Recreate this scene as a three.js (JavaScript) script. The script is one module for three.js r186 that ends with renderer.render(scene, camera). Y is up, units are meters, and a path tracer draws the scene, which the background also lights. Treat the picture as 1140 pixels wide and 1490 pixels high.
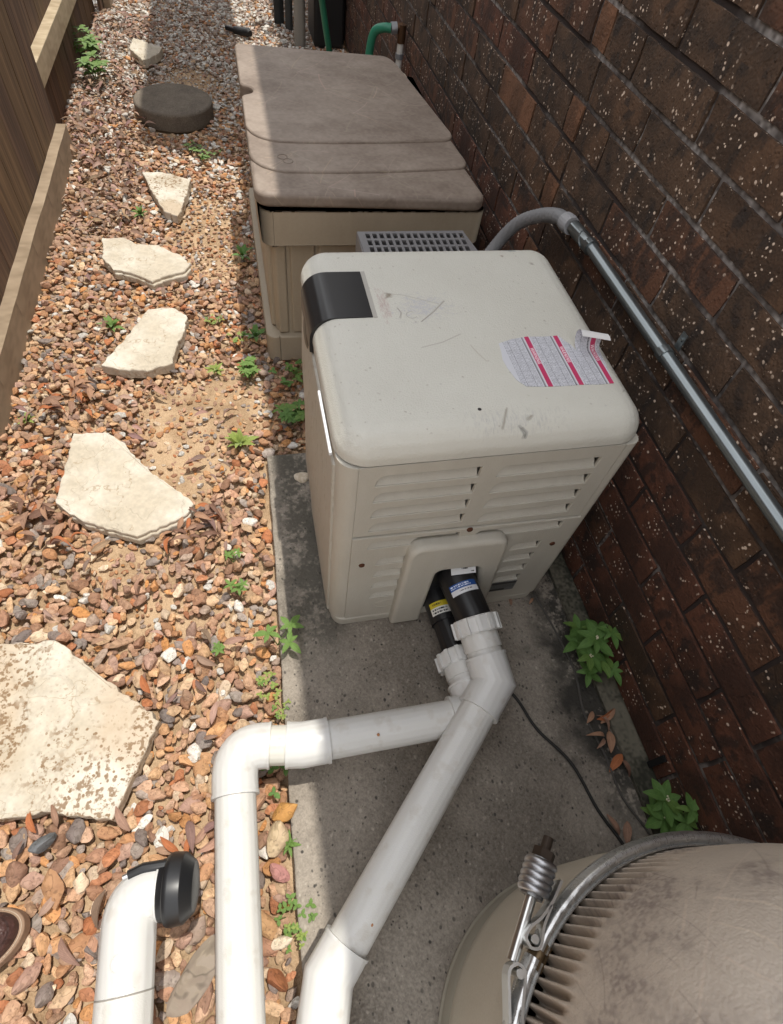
import * as THREE from 'three';
import { mergeGeometries, mergeVertices, toCreasedNormals } from 'three/addons/utils/BufferGeometryUtils.js';
import { RoundedBoxGeometry } from 'three/addons/geometries/RoundedBoxGeometry.js';
import { FontLoader } from 'three/addons/loaders/FontLoader.js';
import { TextGeometry } from 'three/addons/geometries/TextGeometry.js';

// ------------------------------------------------------------------ camera, sky, sun, exposure
const scene = new THREE.Scene();
const camera = new THREE.PerspectiveCamera(84.3, 783 / 1024, 0.02, 200);
camera.position.set(0, 1.2, 0);
camera.rotation.set(-0.95912715, -0.36211674, 0.19241811, 'YXZ');
camera.updateMatrixWorld(true); camera.updateProjectionMatrix();

const renderer = new THREE.WebGLRenderer({ antialias: true });
renderer.toneMapping = THREE.LinearToneMapping;
renderer.toneMappingExposure = 1.0;
renderer.shadowMap.enabled = true;

const SUN = new THREE.Vector3(0.150, 1, -0.07).normalize();
const sun = new THREE.DirectionalLight(new THREE.Color(1, 0.95, 0.86), 3.9);
sun.position.copy(SUN).multiplyScalar(12); sun.target.position.set(0, 0, 0);
sun.castShadow = true; sun.shadow.mapSize.set(4096, 4096);
Object.assign(sun.shadow.camera, { left: -6, right: 6, top: 6, bottom: -6, near: 0.5, far: 30 });
scene.add(sun, sun.target);

{ // bright hazy summer sky, broad thin cloud
  const w = 256, h = 128, d = new Float32Array(w * h * 4);
  for (let j = 0; j < h; j++) for (let i = 0; i < w; i++) {
    const el = ((j + 0.5) / h - 0.5) * Math.PI, t = Math.max(0, Math.sin(el));
    const k = 1.75 * (0.72 + 0.62 * t);
    let r = 1.02 - 0.14 * t, g = 1.0 - 0.10 * t, b = 0.97 - 0.02 * t;
    if (el < 0) { r = g = b = 0.4; }
    const o = (j * w + i) * 4; d[o] = r * k; d[o + 1] = g * k; d[o + 2] = b * k; d[o + 3] = 1;
  }
  const t = new THREE.DataTexture(d, w, h, THREE.RGBAFormat, THREE.FloatType);
  t.mapping = THREE.EquirectangularReflectionMapping; t.magFilter = t.minFilter = THREE.LinearFilter; t.needsUpdate = true;
  scene.background = t; scene.environment = t;
}

// ------------------------------------------------------------------ random numbers, noise, textures
function rng(a) { return () => { a |= 0; a = a + 0x6D2B79F5 | 0; let t = Math.imul(a ^ a >>> 15, 1 | a); t = t + Math.imul(t ^ t >>> 7, 61 | t) ^ t; return ((t ^ t >>> 14) >>> 0) / 4294967296; }; }
const R = rng(20240611);
const rr = (a, b) => a + (b - a) * R();
function hsh(x, y, s) { let h = Math.imul(x, 374761393) ^ Math.imul(y, 668265263) ^ Math.imul(s, 1274126177); h = Math.imul(h ^ h >>> 13, 1274126177); return ((h ^ h >>> 16) >>> 0) / 4294967296; }
function vn(u, v, f, s) { // periodic value noise, u,v in 0..1, f cells
  const x = u * f, y = v * f, xi = Math.floor(x), yi = Math.floor(y), a = x - xi, b = y - yi;
  const w = a * a * (3 - 2 * a), q = b * b * (3 - 2 * b), m = n => ((n % f) + f) % f;
  const x0 = m(xi), x1 = m(xi + 1), y0 = m(yi), y1 = m(yi + 1);
  return (hsh(x0, y0, s) * (1 - w) + hsh(x1, y0, s) * w) * (1 - q) + (hsh(x0, y1, s) * (1 - w) + hsh(x1, y1, s) * w) * q;
}
function fb(u, v, f, o, s) { let a = 0, g = 0.5, n = 0; for (let i = 0; i < o; i++) { a += g * vn(u, v, f, s + i); n += g; g *= 0.55; f *= 2; } return a / n; }
const sm = (a, b, x) => { const t = Math.min(1, Math.max(0, (x - a) / (b - a))); return t * t * (3 - 2 * t); };
const mix = (a, b, t) => a + (b - a) * t;
const mix3 = (a, b, t) => [mix(a[0], b[0], t), mix(a[1], b[1], t), mix(a[2], b[2], t)];
const toS = c => Math.round(255 * Math.min(1, Math.max(0, c <= 0.0031308 ? c * 12.92 : 1.055 * Math.pow(c, 1 / 2.4) - 0.055)));
function spots(n, seed, rmin, rmax, w, h) { // random dots rasterised into a mask (0..1), periodic
  const q = rng(seed), m = new Float32Array(w * h);
  for (let k = 0; k < n; k++) {
    const cx = q() * w, cy = q() * h, r = mix(rmin, rmax, q() ** 2), e = 0.6 + q() * 0.4, an = q() * 3.14, val = 0.5 + 0.5 * q(), c = Math.cos(an), s = Math.sin(an);
    const R0 = Math.ceil(r + 1);
    for (let y = -R0; y <= R0; y++) for (let x = -R0; x <= R0; x++) {
      const a = (x * c + y * s) / r, b = (-x * s + y * c) / (r * e), dd = Math.sqrt(a * a + b * b);
      if (dd < 1.15) { const i = ((Math.floor(cy + y) % h + h) % h) * w + ((Math.floor(cx + x) % w + w) % w); m[i] = Math.max(m[i], val * sm(1.15, 0.7, dd)); }
    }
  }
  return m;
}
function tex(w, h, fn, o = {}) { // fn(u, v, index) -> [r,g,b] linear (colour) or value 0..1 (data)
  const d = new Uint8Array(w * h * 4);
  for (let j = 0; j < h; j++) for (let i = 0; i < w; i++) {
    const k = j * w + i, c = fn((i + 0.5) / w, (j + 0.5) / h, k);
    if (typeof c === 'number') { d[k * 4] = d[k * 4 + 1] = d[k * 4 + 2] = Math.round(255 * Math.min(1, Math.max(0, c))); }
    else for (let q = 0; q < 3; q++) d[k * 4 + q] = toS(c[q]);
    d[k * 4 + 3] = 255;
  }
  const t = new THREE.DataTexture(d, w, h, THREE.RGBAFormat);
  t.wrapS = t.wrapT = THREE.RepeatWrapping; t.magFilter = THREE.LinearFilter; t.minFilter = THREE.LinearMipmapLinearFilter; t.generateMipmaps = true;
  if (!o.data) t.colorSpace = THREE.SRGBColorSpace;
  if (o.rep) t.repeat.set(o.rep[0], o.rep[1]);
  if (o.off) t.offset.set(o.off[0], o.off[1]);
  t.needsUpdate = true; return t;
}
const col = (r, g, b) => new THREE.Color().setRGB(r, g, b);
const std = (o) => new THREE.MeshStandardMaterial(o);

// ------------------------------------------------------------------ scene helpers
const used = new Map();
function numbered(n) { const k = used.get(n) || 0; used.set(n, k + 1); return k ? `${n}_${String(k).padStart(3, '0')}` : n; }
function tag(o, label, category, group) { o.userData.label = label; if (category) o.userData.category = category; if (group) o.userData.group = group; return o; }
function thing(name, label, category, p = [0, 0, 0], group) {
  const g = new THREE.Group(); g.name = numbered(name); g.position.set(...p); scene.add(g);
  return tag(g, label, category, group);
}
function mesh(name, geo, mat, parent = scene, label) {
  const m = new THREE.Mesh(geo, mat); m.name = parent === scene ? numbered(name) : name; m.castShadow = m.receiveShadow = true; parent.add(m);
  if (label) m.userData.label = label;
  return m;
}
const structure = (name, geo, mat) => { const m = mesh(name, geo, mat); m.userData.kind = 'structure'; return m; };
function clean(g) { const q = g.index ? g.toNonIndexed() : g.clone(); for (const k of Object.keys(q.attributes)) if (!['position', 'normal', 'uv'].includes(k)) q.deleteAttribute(k); if (!q.attributes.normal) q.computeVertexNormals(); return q; }
const merge = (l) => mergeGeometries(l.map(clean));
function boxUV(g) { // uv in metres by the face's main direction
  const q = clean(g), p = q.attributes.position, n = q.attributes.normal, uv = new Float32Array(p.count * 2);
  for (let i = 0; i < p.count; i++) {
    const ax = Math.abs(n.getX(i)), ay = Math.abs(n.getY(i)), az = Math.abs(n.getZ(i));
    const [u, v] = ay >= ax && ay >= az ? [p.getX(i), p.getZ(i)] : ax >= az ? [p.getZ(i), p.getY(i)] : [p.getX(i), p.getY(i)];
    uv[i * 2] = u; uv[i * 2 + 1] = v;
  }
  q.setAttribute('uv', new THREE.BufferAttribute(uv, 2)); return q;
}
function box(x0, x1, y0, y1, z0, z1, r = 0) {
  const w = x1 - x0, h = y1 - y0, d = z1 - z0;
  const g = r ? new RoundedBoxGeometry(w, h, d, 3, r) : new THREE.BoxGeometry(w, h, d);
  g.translate((x0 + x1) / 2, (y0 + y1) / 2, (z0 + z1) / 2); return boxUV(g);
}
const V = (x, y, z) => new THREE.Vector3(x, y, z);
// a round tube along a polyline, mitred at its corners, radius per point
function pathTube(pts, radii, seg = 36, caps = true, crease = 0.6) {
  const P = pts.map(p => V(...p)), N = P.length, dir = [];
  for (let i = 0; i < N - 1; i++) { const d = P[i + 1].clone().sub(P[i]); dir.push(d.length() > 1e-6 ? d.normalize() : null); }
  for (let i = 0; i < N - 1; i++) if (!dir[i]) { let j = i; while (j >= 0 && !dir[j]) j--; let k = i; while (k < N - 1 && !dir[k]) k++; dir[i] = (j >= 0 ? dir[j] : dir[k]).clone(); dir[i].flat = true; }
  let u = Math.abs(dir[0].y) < 0.9 ? V(0, 1, 0).cross(dir[0]).normalize() : V(1, 0, 0).cross(dir[0]).normalize(), v = dir[0].clone().cross(u);
  const pos = [], uv = [], idx = []; let L = 0;
  for (let i = 0; i < N; i++) {
    const d0 = dir[Math.max(0, i - 1)], d1 = dir[Math.min(N - 2, i)], n = d0.clone().add(d1).normalize(), r = Array.isArray(radii) ? radii[i] : radii;
    if (i) L += P[i].distanceTo(P[i - 1]);
    for (let k = 0; k <= seg; k++) {
      const a = k / seg * Math.PI * 2, q = u.clone().multiplyScalar(Math.cos(a) * r).addScaledVector(v, Math.sin(a) * r);
      q.addScaledVector(d0, -q.dot(n) / d0.dot(n)); q.add(P[i]); pos.push(q.x, q.y, q.z); uv.push(k / seg * 2 * Math.PI * r, L);
    }
    const rot = new THREE.Quaternion().setFromUnitVectors(d0, d1); u.applyQuaternion(rot); v.applyQuaternion(rot);
  }
  for (let i = 0; i < N - 1; i++) for (let k = 0; k < seg; k++) { const a = i * (seg + 1) + k, b = a + seg + 1; idx.push(a, a + 1, b, b, a + 1, b + 1); }
  if (caps) for (const e of [0, N - 1]) {
    const c = pos.length / 3; pos.push(P[e].x, P[e].y, P[e].z); uv.push(0, 0);
    for (let k = 0; k < seg; k++) { const a = e * (seg + 1) + k; e ? idx.push(a, a + 1, c) : idx.push(a + 1, a, c); }
  }
  const g = new THREE.BufferGeometry(); g.setAttribute('position', new THREE.Float32BufferAttribute(pos, 3)); g.setAttribute('uv', new THREE.Float32BufferAttribute(uv, 2)); g.setIndex(idx);
  return toCreasedNormals(g, crease);
}
function arcPts(a, c, b, r, n = 10) { // polyline a -> c -> b with its corner rounded at radius r
  const A = V(...a), C = V(...c), B = V(...b), d0 = A.clone().sub(C).normalize(), d1 = B.clone().sub(C).normalize(); r = Math.min(r, 0.96 * A.distanceTo(C), 0.96 * B.distanceTo(C));
  const s = C.clone().addScaledVector(d0, r), e = C.clone().addScaledVector(d1, r), out = [a];
  for (let i = 0; i <= n; i++) { const t = i / n; out.push(s.clone().multiplyScalar((1 - t) ** 2).addScaledVector(C, 2 * t * (1 - t)).addScaledVector(e, t * t).toArray()); }
  out.push(b); return out;
}
function rounded(x0, z0, x1, z1, r, groove) { // plan outline (x, z) as a Shape in (x, -z)
  const s = new THREE.Shape(), a = Array.isArray(r) ? r : [r, r, r, r], y0 = -z1, y1 = -z0; // a: front-left, front-right, back-right, back-left
  s.moveTo(x0 + a[0], y0); if (groove) { s.lineTo(groove - 0.0013, y0); s.lineTo(groove - 0.0010, y0 + 0.007); s.lineTo(groove + 0.0010, y0 + 0.007); s.lineTo(groove + 0.0013, y0); } s.lineTo(x1 - a[1], y0); s.absarc(x1 - a[1], y0 + a[1], a[1], -Math.PI / 2, 0);
  s.lineTo(x1, y1 - a[2]); s.absarc(x1 - a[2], y1 - a[2], a[2], 0, Math.PI / 2);
  s.lineTo(x0 + a[3], y1); s.absarc(x0 + a[3], y1 - a[3], a[3], Math.PI / 2, Math.PI);
  s.lineTo(x0, y0 + a[0]); s.absarc(x0 + a[0], y0 + a[0], a[0], Math.PI, Math.PI * 1.5); return s;
}
function slab(shape, y0, y1, bev = 0, seg = 5, top = true) { // extruded upward from a plan shape; the bevel stays inside the outline
  const g = new THREE.ExtrudeGeometry(shape, { depth: Math.max(1e-4, y1 - y0 - bev * (top ? 1 : 0)), bevelEnabled: bev > 0, bevelSize: bev, bevelOffset: -bev, bevelThickness: bev, bevelSegments: seg, curveSegments: 14 });
  g.rotateX(-Math.PI / 2); g.translate(0, y0, 0); return g;
}

// a lid with rounded corners, its upper edge rolled over at radius e; uv runs over the edge in metres
function capLoft(x0, z0, x1, z1, r, y0, y1, e) {
  const rings = [[0, y0, 0]]; for (let i = 0; i <= 10; i++) { const a = i / 10 * Math.PI / 2; rings.push([e * (1 - Math.cos(a)), y1 - e + e * Math.sin(a), e * a]); }
  for (const k of [0.35, 0.7]) rings.push([e + k * 0.1, y1, 0]);
  const P = [], U = [], I = [], n = 14, per = 4 * (n + 1);
  for (const [ins, y] of rings) { const rc = Math.max(0.004, r - ins);
    for (let c = 0; c < 4; c++) { const cx = c === 0 || c === 3 ? x1 - ins - rc : x0 + ins + rc, cz = c < 2 ? z1 - ins - rc : z0 + ins + rc; for (let k = 0; k <= n; k++) { const a = c * Math.PI / 2 + k / n * Math.PI / 2, nx = Math.cos(a), nz = Math.sin(a), drop = (y1 - y) * 0.8; P.push(cx + nx * rc, y, cz + nz * rc); U.push(cx + nx * (rc + drop), cz + nz * (rc + drop)); } } }
  for (let i = 0; i < rings.length - 1; i++) for (let k = 0; k < per; k++) { const a = i * per + k, b = i * per + (k + 1) % per; I.push(a, a + per, b, b, a + per, b + per); }
  const c = P.length / 3; P.push((x0 + x1) / 2, y1, (z0 + z1) / 2); U.push((x0 + x1) / 2, (z0 + z1) / 2); const o = (rings.length - 1) * per; for (let k = 0; k < per; k++) I.push(o + k, c, o + (k + 1) % per);
  const g = new THREE.BufferGeometry(); g.setAttribute('position', new THREE.Float32BufferAttribute(P, 3)); g.setAttribute('uv', new THREE.Float32BufferAttribute(U, 2)); g.setIndex(I); return toCreasedNormals(g, 0.6);
}

// ------------------------------------------------------------------ ground, gravel
const W = 0.6975;                       // plane of the brick face
const soilH = (x, z) => -0.040 + 0.012 * fb((x + 9) / 3, (z + 9) / 3, 12, 3, 5);
function sandy(x, z) { // bare sandy patches in the gravel
  const e = (cx, cz, rx, rz) => sm(1.25, 0.55, Math.hypot((x - cx) / rx, (z - cz) / rz) + 0.5 * (fb(x * 0.5 + 5, z * 0.5 + 5, 16, 2, 9) - 0.5));
  return Math.max(e(-0.22, -1.12, 0.13, 0.22), e(-0.08, -1.25, 0.10, 0.16), 0.8 * e(-0.36, -0.74, 0.07, 0.06), 0.55 * e(-0.12, -2.15, 0.14, 0.35), e(-0.16, -3.5, 0.14, 0.2), 0.5 * e(-0.30, -0.58, 0.05, 0.05), 0.35 * e(-0.14, -0.55, 0.10, 0.06)) * (0.55 + 0.75 * fb(x * 0.8 + 3, z * 0.8 + 3, 18, 3, 19));
}
const soilMap = tex(512, 512, (u, v) => { const a = fb(u, v, 8, 6, 11), b = vn(u, v, 220, 13); return mix3([0.26, 0.165, 0.09], [0.56, 0.40, 0.25], sm(0.25, 0.75, a) * 0.55 + b * 0.45); }, { rep: [2.2, 2.2] });
const soilBump = tex(512, 512, (u, v) => 0.6 * fb(u, v, 40, 4, 21) + 0.4 * vn(u, v, 200, 23), { data: 1, rep: [2.2, 2.2] });
{
  const g = new THREE.PlaneGeometry(120, 120); g.rotateX(-Math.PI / 2); g.translate(0, -0.07, 0);
  structure('ground', boxUV(g), std({ map: soilMap, bumpMap: soilBump, bumpScale: 0.004, roughness: 1 }));
  const b = new THREE.PlaneGeometry(1.7, 7.2, 110, 460); b.rotateX(-Math.PI / 2); b.translate(-0.12, 0, -2.6);
  const p = b.attributes.position;
  for (let i = 0; i < p.count; i++) { const x = p.getX(i), z = p.getZ(i); p.setY(i, soilH(x, z) + 0.013 * sandy(x, z)); }
  b.computeVertexNormals();
  structure('soil_bed', boxUV(b), std({ map: soilMap, bumpMap: soilBump, bumpScale: 0.004, roughness: 1 }));
}
const inPoly = (x, z, P) => { let c = false; for (let i = 0, j = P.length - 1; i < P.length; j = i++) if ((P[i][1] > z) !== (P[j][1] > z) && x < (P[j][0] - P[i][0]) * (z - P[i][1]) / (P[j][1] - P[i][1]) + P[i][0]) c = !c; return c; };
const FLAG = {
  A: [[-0.623, -0.564], [-0.544, -0.557], [-0.466, -0.552], [-0.370, -0.457], [-0.260, -0.353], [-0.297, -0.268], [-0.337, -0.189], [-0.387, -0.208], [-0.455, -0.225], [-0.514, -0.229], [-0.585, -0.236], [-0.62, -0.4]],
  B: [[-0.486, -1.126], [-0.405, -1.122], [-0.360, -1.077], [-0.287, -0.970], [-0.187, -0.865], [-0.211, -0.825], [-0.319, -0.784], [-0.362, -0.804], [-0.439, -0.843], [-0.505, -0.903], [-0.496, -0.990]],
  C: [[-0.317, -1.634], [-0.245, -1.637], [-0.198, -1.600], [-0.208, -1.523], [-0.228, -1.461], [-0.244, -1.376], [-0.309, -1.352], [-0.374, -1.357], [-0.436, -1.382], [-0.381, -1.487]],
  D: [[-0.479, -2.034], [-0.408, -2.038], [-0.361, -1.994], [-0.293, -1.985], [-0.220, -1.925], [-0.187, -1.871], [-0.203, -1.835], [-0.258, -1.810], [-0.307, -1.781], [-0.365, -1.821], [-0.431, -1.850], [-0.467, -1.914]],
  E: [[-0.363, -2.504], [-0.291, -2.507], [-0.179, -2.450], [-0.200, -2.318], [-0.218, -2.205], [-0.230, -2.181], [-0.274, -2.214], [-0.312, -2.317]],
  F: [[-0.453, -3.898], [-0.415, -3.875], [-0.305, -3.789], [-0.317, -3.722], [-0.374, -3.623], [-0.396, -3.611], [-0.467, -3.754]],
};
const padLeft = z => -0.034 + 0.032 * sm(0.15, -1.02, z) ; // x of the pad's left edge
const onPad = (x, z) => z > -1.03 && x > padLeft(z) - 0.008;
function pebbleShape(seed, detail) {
  const q = rng(seed), g = mergeVertices((() => { const i = new THREE.IcosahedronGeometry(1, detail); i.deleteAttribute('uv'); i.deleteAttribute('normal'); return i; })(), 1e-4);
  const p = g.attributes.position, cuts = [];
  for (let k = 0; k < 7; k++) { const n = V(q() - 0.5, (q() - 0.5) * 1.3, q() - 0.5).normalize(); cuts.push([n, 0.5 + 0.38 * q()]); }
  const ph = q() * 9;
  for (let i = 0; i < p.count; i++) {
    const v = V(p.getX(i), p.getY(i), p.getZ(i));
    v.multiplyScalar(1 + 0.14 * Math.sin(2.3 * v.x + ph) * Math.cos(1.9 * v.z - ph) + 0.08 * Math.sin(4.1 * v.y + 3 * v.x + ph));
    for (const [n, d] of cuts) { const e = v.dot(n) - d; if (e > 0) v.addScaledVector(n, -e * 0.9); }
    p.setXYZ(i, v.x, v.y * (0.5 + 0.2 * Math.sin(ph)), v.z * (0.72 + 0.12 * Math.cos(ph * 3)));
  }
  const uv = []; for (let i = 0; i < p.count; i++) uv.push(p.getX(i) * 0.32 + p.getY(i) * 0.2 + q() * 0.0, p.getZ(i) * 0.32 + p.getY(i) * 0.25);
  g.setAttribute('uv', new THREE.Float32BufferAttribute(uv, 2)); g.computeVertexNormals();
  return toCreasedNormals(g, 0.42);
}
const rockMap = tex(256, 256, (u, v) => {
  const a = fb(u, v, 4, 5, 31), s = fb(u + 0.1 * a, v * 1, 10, 3, 37), l = Math.abs(fb(u, v, 5, 3, 41) - 0.5) * 2;
  const k = 0.60 + 0.56 * a + 0.34 * (s - 0.5) - 0.34 * sm(0.10, 0.0, l) + 0.26 * sm(0.60, 0.74, s);
  return [k, k * (0.95 + 0.06 * s), k * (0.9 + 0.12 * a)];
});
const rockBump = tex(256, 256, (u, v) => fb(u, v, 12, 5, 43), { data: 1 });
const pebbleMat = std({ map: rockMap, bumpMap: rockBump, bumpScale: 0.0012, roughness: 0.82 });
const PAL = [[0.52, 0.32, 0.17], [0.50, 0.27, 0.12], [0.56, 0.39, 0.24], [0.47, 0.30, 0.20], [0.42, 0.20, 0.085], [0.36, 0.185, 0.09], [0.27, 0.135, 0.075], [0.42, 0.245, 0.155], [0.45, 0.27, 0.165], [0.50, 0.33, 0.19], [0.40, 0.21, 0.13], [0.26, 0.23, 0.21], [0.33, 0.25, 0.20], [0.17, 0.145, 0.14], [0.58, 0.46, 0.33], [0.36, 0.12, 0.04], [0.30, 0.165, 0.11], [0.34, 0.20, 0.125], [0.47, 0.21, 0.06], [0.36, 0.22, 0.17]];
const pebbleGeos = [...Array(14)].map((_, i) => pebbleShape(100 + i * 7, i < 8 ? 2 : 1));
{
  const gravel = new THREE.Group(); gravel.name = numbered('gravel'); scene.add(gravel); gravel.userData.kind = 'stuff';
  tag(gravel, 'loose orange, tan and grey gravel covering the side yard', 'gravel');
  const lists = pebbleGeos.map(() => []), m4 = new THREE.Matrix4(), qn = new THREE.Quaternion(), eu = new THREE.Euler();
  const polys = Object.values(FLAG);
  const put = (x, z, s, lift) => {
    if (onPad(x, z + 0) || x > 0.69) return;
    if (x > 0.05 && x < 0.58 && z > -2.26 && z < -1.42) return;
    if (Math.hypot(x + 0.247, z + 3.06) < 0.15) return;
    for (const P of polys) if (inPoly(x, z, P)) return;
    const sd = sandy(x, z); if (R() < sd * 0.30) return; if (sd > 0.3) { s *= 0.66; lift *= 0.6; }
    const far = sm(-1.6, -2.6, z), vfar = sm(-2.9, -3.6, z);
    let c = PAL[Math.floor(R() * PAL.length)].slice(); const k = rr(0.85, 1.38); c = mix3(c, [0.47, 0.335, 0.24], 0.08 + 0.16 * R()).map(q => q * k); if (x < -0.38 && z < -2.0 && R() < 0.5) c = mix3(c, [0.42, 0.28, 0.2], 0.6);
    const pw = 0.035 + 0.10 * far * (0.4 + 1.3 * vn((x + 5) / 10, (z + 8) / 10, 30, 77)) + 0.26 * vfar;
    if (R() < pw) { const w = rr(0.5, 0.78); c = [w, w * 0.96, w * 0.88]; }
    else if (vfar > 0 && R() < vfar * 0.6) c = mix3(c, [0.36, 0.30, 0.26], 0.75);
    eu.set(rr(-0.4, 0.4), R() * 6.283, rr(-0.4, 0.4)); qn.setFromEuler(eu);
    const id = s > 0.0125 ? Math.floor(R() * 8) : Math.floor(R() * 14);
    m4.compose(V(x, soilH(x, z) + 0.008 + lift + s * 0.25, z), qn, V(s * rr(0.9, 1.35), s * rr(0.75, 1.1), s * rr(0.85, 1.1)));
    lists[id].push([m4.clone(), col(...c)]);
  };
  const st = 0.0148;
  for (let z = 0.62; z > -5.6; z -= st) for (let x = -0.86; x < 0.7; x += st) {
    const near = sm(-2.2, 0.1, z), big = R() < 0.30;
    put(x + rr(-0.6, 0.6) * st, z + rr(-0.6, 0.6) * st, big ? rr(0.0115, 0.0195) * (0.76 + 0.27 * near) : rr(0.0065, 0.0118), big ? rr(0.004, 0.015) : rr(0, 0.009));
  }
  lists.forEach((l, i) => {
    const im = new THREE.InstancedMesh(pebbleGeos[i], pebbleMat, l.length); im.name = 'pebbles'; im.castShadow = im.receiveShadow = true;
    l.forEach(([m, c], k) => { im.setMatrixAt(k, m); im.setColorAt(k, c); }); gravel.add(im);
  });
}
// a few stones one can pick out
{
  const list = [
    [-0.452, 0.010, -0.176, 0.021, [0.16, 0.17, 0.18], 'blue grey angular stone below the corner of the largest flagstone', 0.4],
    [-0.056, 0.008, -0.106, 0.024, [0.58, 0.45, 0.29], 'long smooth tan stone between the left white pipe and the pad', 1.25],
    [-0.200, 0.004, 0.060, 0.044, [0.30, 0.25, 0.20], 'large flat grey brown stone beside the short drain pipe', 0.8],
    [-0.038, 0.010, -0.150, 0.021, [0.52, 0.27, 0.08], 'round orange stone lying close to the concrete pad edge', 0.2],
    [-0.085, 0.010, 0.018, 0.020, [0.50, 0.30, 0.15], 'stout tan orange stone right of the left pipe near the photo bottom', 2.0],
    [-0.055, 0.010, -0.052, 0.017, [0.42, 0.20, 0.18], 'pinkish red stone in the strip between left pipe and pad', 2.4],
    [-0.062, 0.010, 0.044, 0.014, [0.68, 0.58, 0.44], 'small cream oval stone right of the left pipe near the bottom', 0.1],
    [-0.425, 0.010, -0.105, 0.026, [0.42, 0.23, 0.12], 'big oval brown stone left of the black rubber cap', 1.9],
  ];
  list.forEach(([x, y, z, s, c, label, a], i) => {
    const m = mesh('stone', pebbleGeos[(i * 3) % 8], std({ map: rockMap, bumpMap: rockBump, bumpScale: 0.0012, roughness: 0.8, color: col(...c) }));
    tag(m, label, 'stone'); m.position.set(x, y, z); m.rotation.set(0.05, a, 0.08); m.scale.set(s * 1.3, s * (i === 2 ? 0.55 : 0.95), s * 0.95);
  });
}

// ------------------------------------------------------------------ flagstones and the round stepping stone
const limeMap = (brown, seed) => { const sp = spots(brown ? 2600 : 140, seed, 1.0, brown ? 7 : 4, 1024, 1024); return tex(1024, 1024, (u, v, k) => {
  const a = fb(u, v, 5, 6, seed), b = fb(u, v, 60, 3, seed + 5), cr = Math.abs(fb(u + 0.03 * b, v, 4, 5, seed + 9) - 0.5), reg = sm(0.44, 0.60, fb(u, v, 6, 4, seed + 20));
  let c = mix3([0.51, 0.45, 0.355], [0.65, 0.605, 0.52], sm(0.3, 0.7, a)); c = c.map(q => q * (0.86 + 0.28 * b)); if (brown) c = mix3(c, [0.50, 0.38, 0.26], 0.55 * sm(0.42, 0.6, fb(u, v, 3, 4, seed + 60)));
  c = mix3(c, [0.30, 0.21, 0.12], 0.55 * sm(0.006, 0.0015, cr));
  if (brown) c = mix3(c, [0.20, 0.115, 0.05], Math.min(0.85, sp[k] * (0.25 + 1.0 * reg) * 1.2 + 0.8 * reg * sm(0.52, 0.66, fb(u, v, 70, 4, seed + 40))));
  else c = mix3(c, [0.45, 0.36, 0.24], sp[k] * 0.5);
  return c; }, { rep: [1.9, 1.9] }); };
const limeBump = tex(512, 512, (u, v) => 0.55 * fb(u, v, 9, 6, 61) + 0.25 * fb(u, v, 60, 2, 63) - 0.5 * sm(0.02, 0.0, Math.abs(fb(u, v, 4, 5, 60) - 0.5)), { data: 1, rep: [1.9, 1.9] });
const limePlain = limeMap(false, 300), limeBrown = limeMap(true, 340), limeRusty = limeMap(true, 380);
function flagstone(P, label, map, top, th, seed, ledge) {
  const q = rng(seed), pts = [];
  for (let i = 0; i < P.length; i++) {
    const a = P[i], b = P[(i + 1) % P.length], L = Math.hypot(b[0] - a[0], b[1] - a[1]), n = Math.max(2, Math.round(L / 0.012));
    for (let k = 0; k < n; k++) { const t = k / n, j = (q() - 0.5) * 0.0055; pts.push([mix(a[0], b[0], t) + j + (q() - 0.5) * 0.002, mix(a[1], b[1], t) + (q() - 0.5) * 0.0055]); }
  }
  const cx = P.reduce((s, p) => s + p[0], 0) / P.length, cz = P.reduce((s, p) => s + p[1], 0) / P.length;
  const mk = (L) => { const s = new THREE.Shape(); L.forEach(([x, z], i) => i ? s.lineTo(x - cx, -(z - cz)) : s.moveTo(x - cx, -(z - cz))); return s; };
  const gs = [slab(mk(pts), top - th, top, 0.0035, 2)];
  if (ledge) { const [dx, dz] = ledge, low = pts.map(([x, z]) => [cx + (x - cx) * 0.985 + dx, cz + (z - cz) * 0.985 + dz]); gs.push(slab(mk(low), top - th, top - 0.011, 0.004, 2)); }
  let g = merge(gs); const p = g.attributes.position;
  for (let i = 0; i < p.count; i++) { const x = p.getX(i), z = p.getZ(i); p.setY(i, p.getY(i) + 0.004 * (vn(x + 5, z + 5, 40, seed) - 0.5)); }
  g.computeVertexNormals(); g = boxUV(g);
  const m = mesh('flagstone', g, std({ map, bumpMap: limeBump, bumpScale: 0.003, roughness: 0.92 }));
  m.position.set(cx, 0, cz); return tag(m, label, 'flagstone', undefined);
}
flagstone(FLAG.A, 'largest cream flagstone with brown lichen spots at the left photo edge', limeBrown, 0.016, 0.03, 1);
flagstone(FLAG.B, 'clean pale flagstone with pointed right corner left of the pad', limePlain, 0.019, 0.03, 2, [0.003, 0.007]);
flagstone(FLAG.C, 'pale flagstone tapering to the lower left beside a small weed', limePlain, 0.019, 0.03, 3);
flagstone(FLAG.D, 'long cream flagstone with layered lower rim, third up the path', limePlain, 0.020, 0.03, 4, [0.004, 0.009]);
flagstone(FLAG.E, 'wedge shaped tan stained flagstone pointing at the camera', limeRusty, 0.018, 0.03, 5);
flagstone(FLAG.F, 'smallest white flagstone, farthest up the path behind the round stone', limePlain, 0.026, 0.034, 6);
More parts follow.
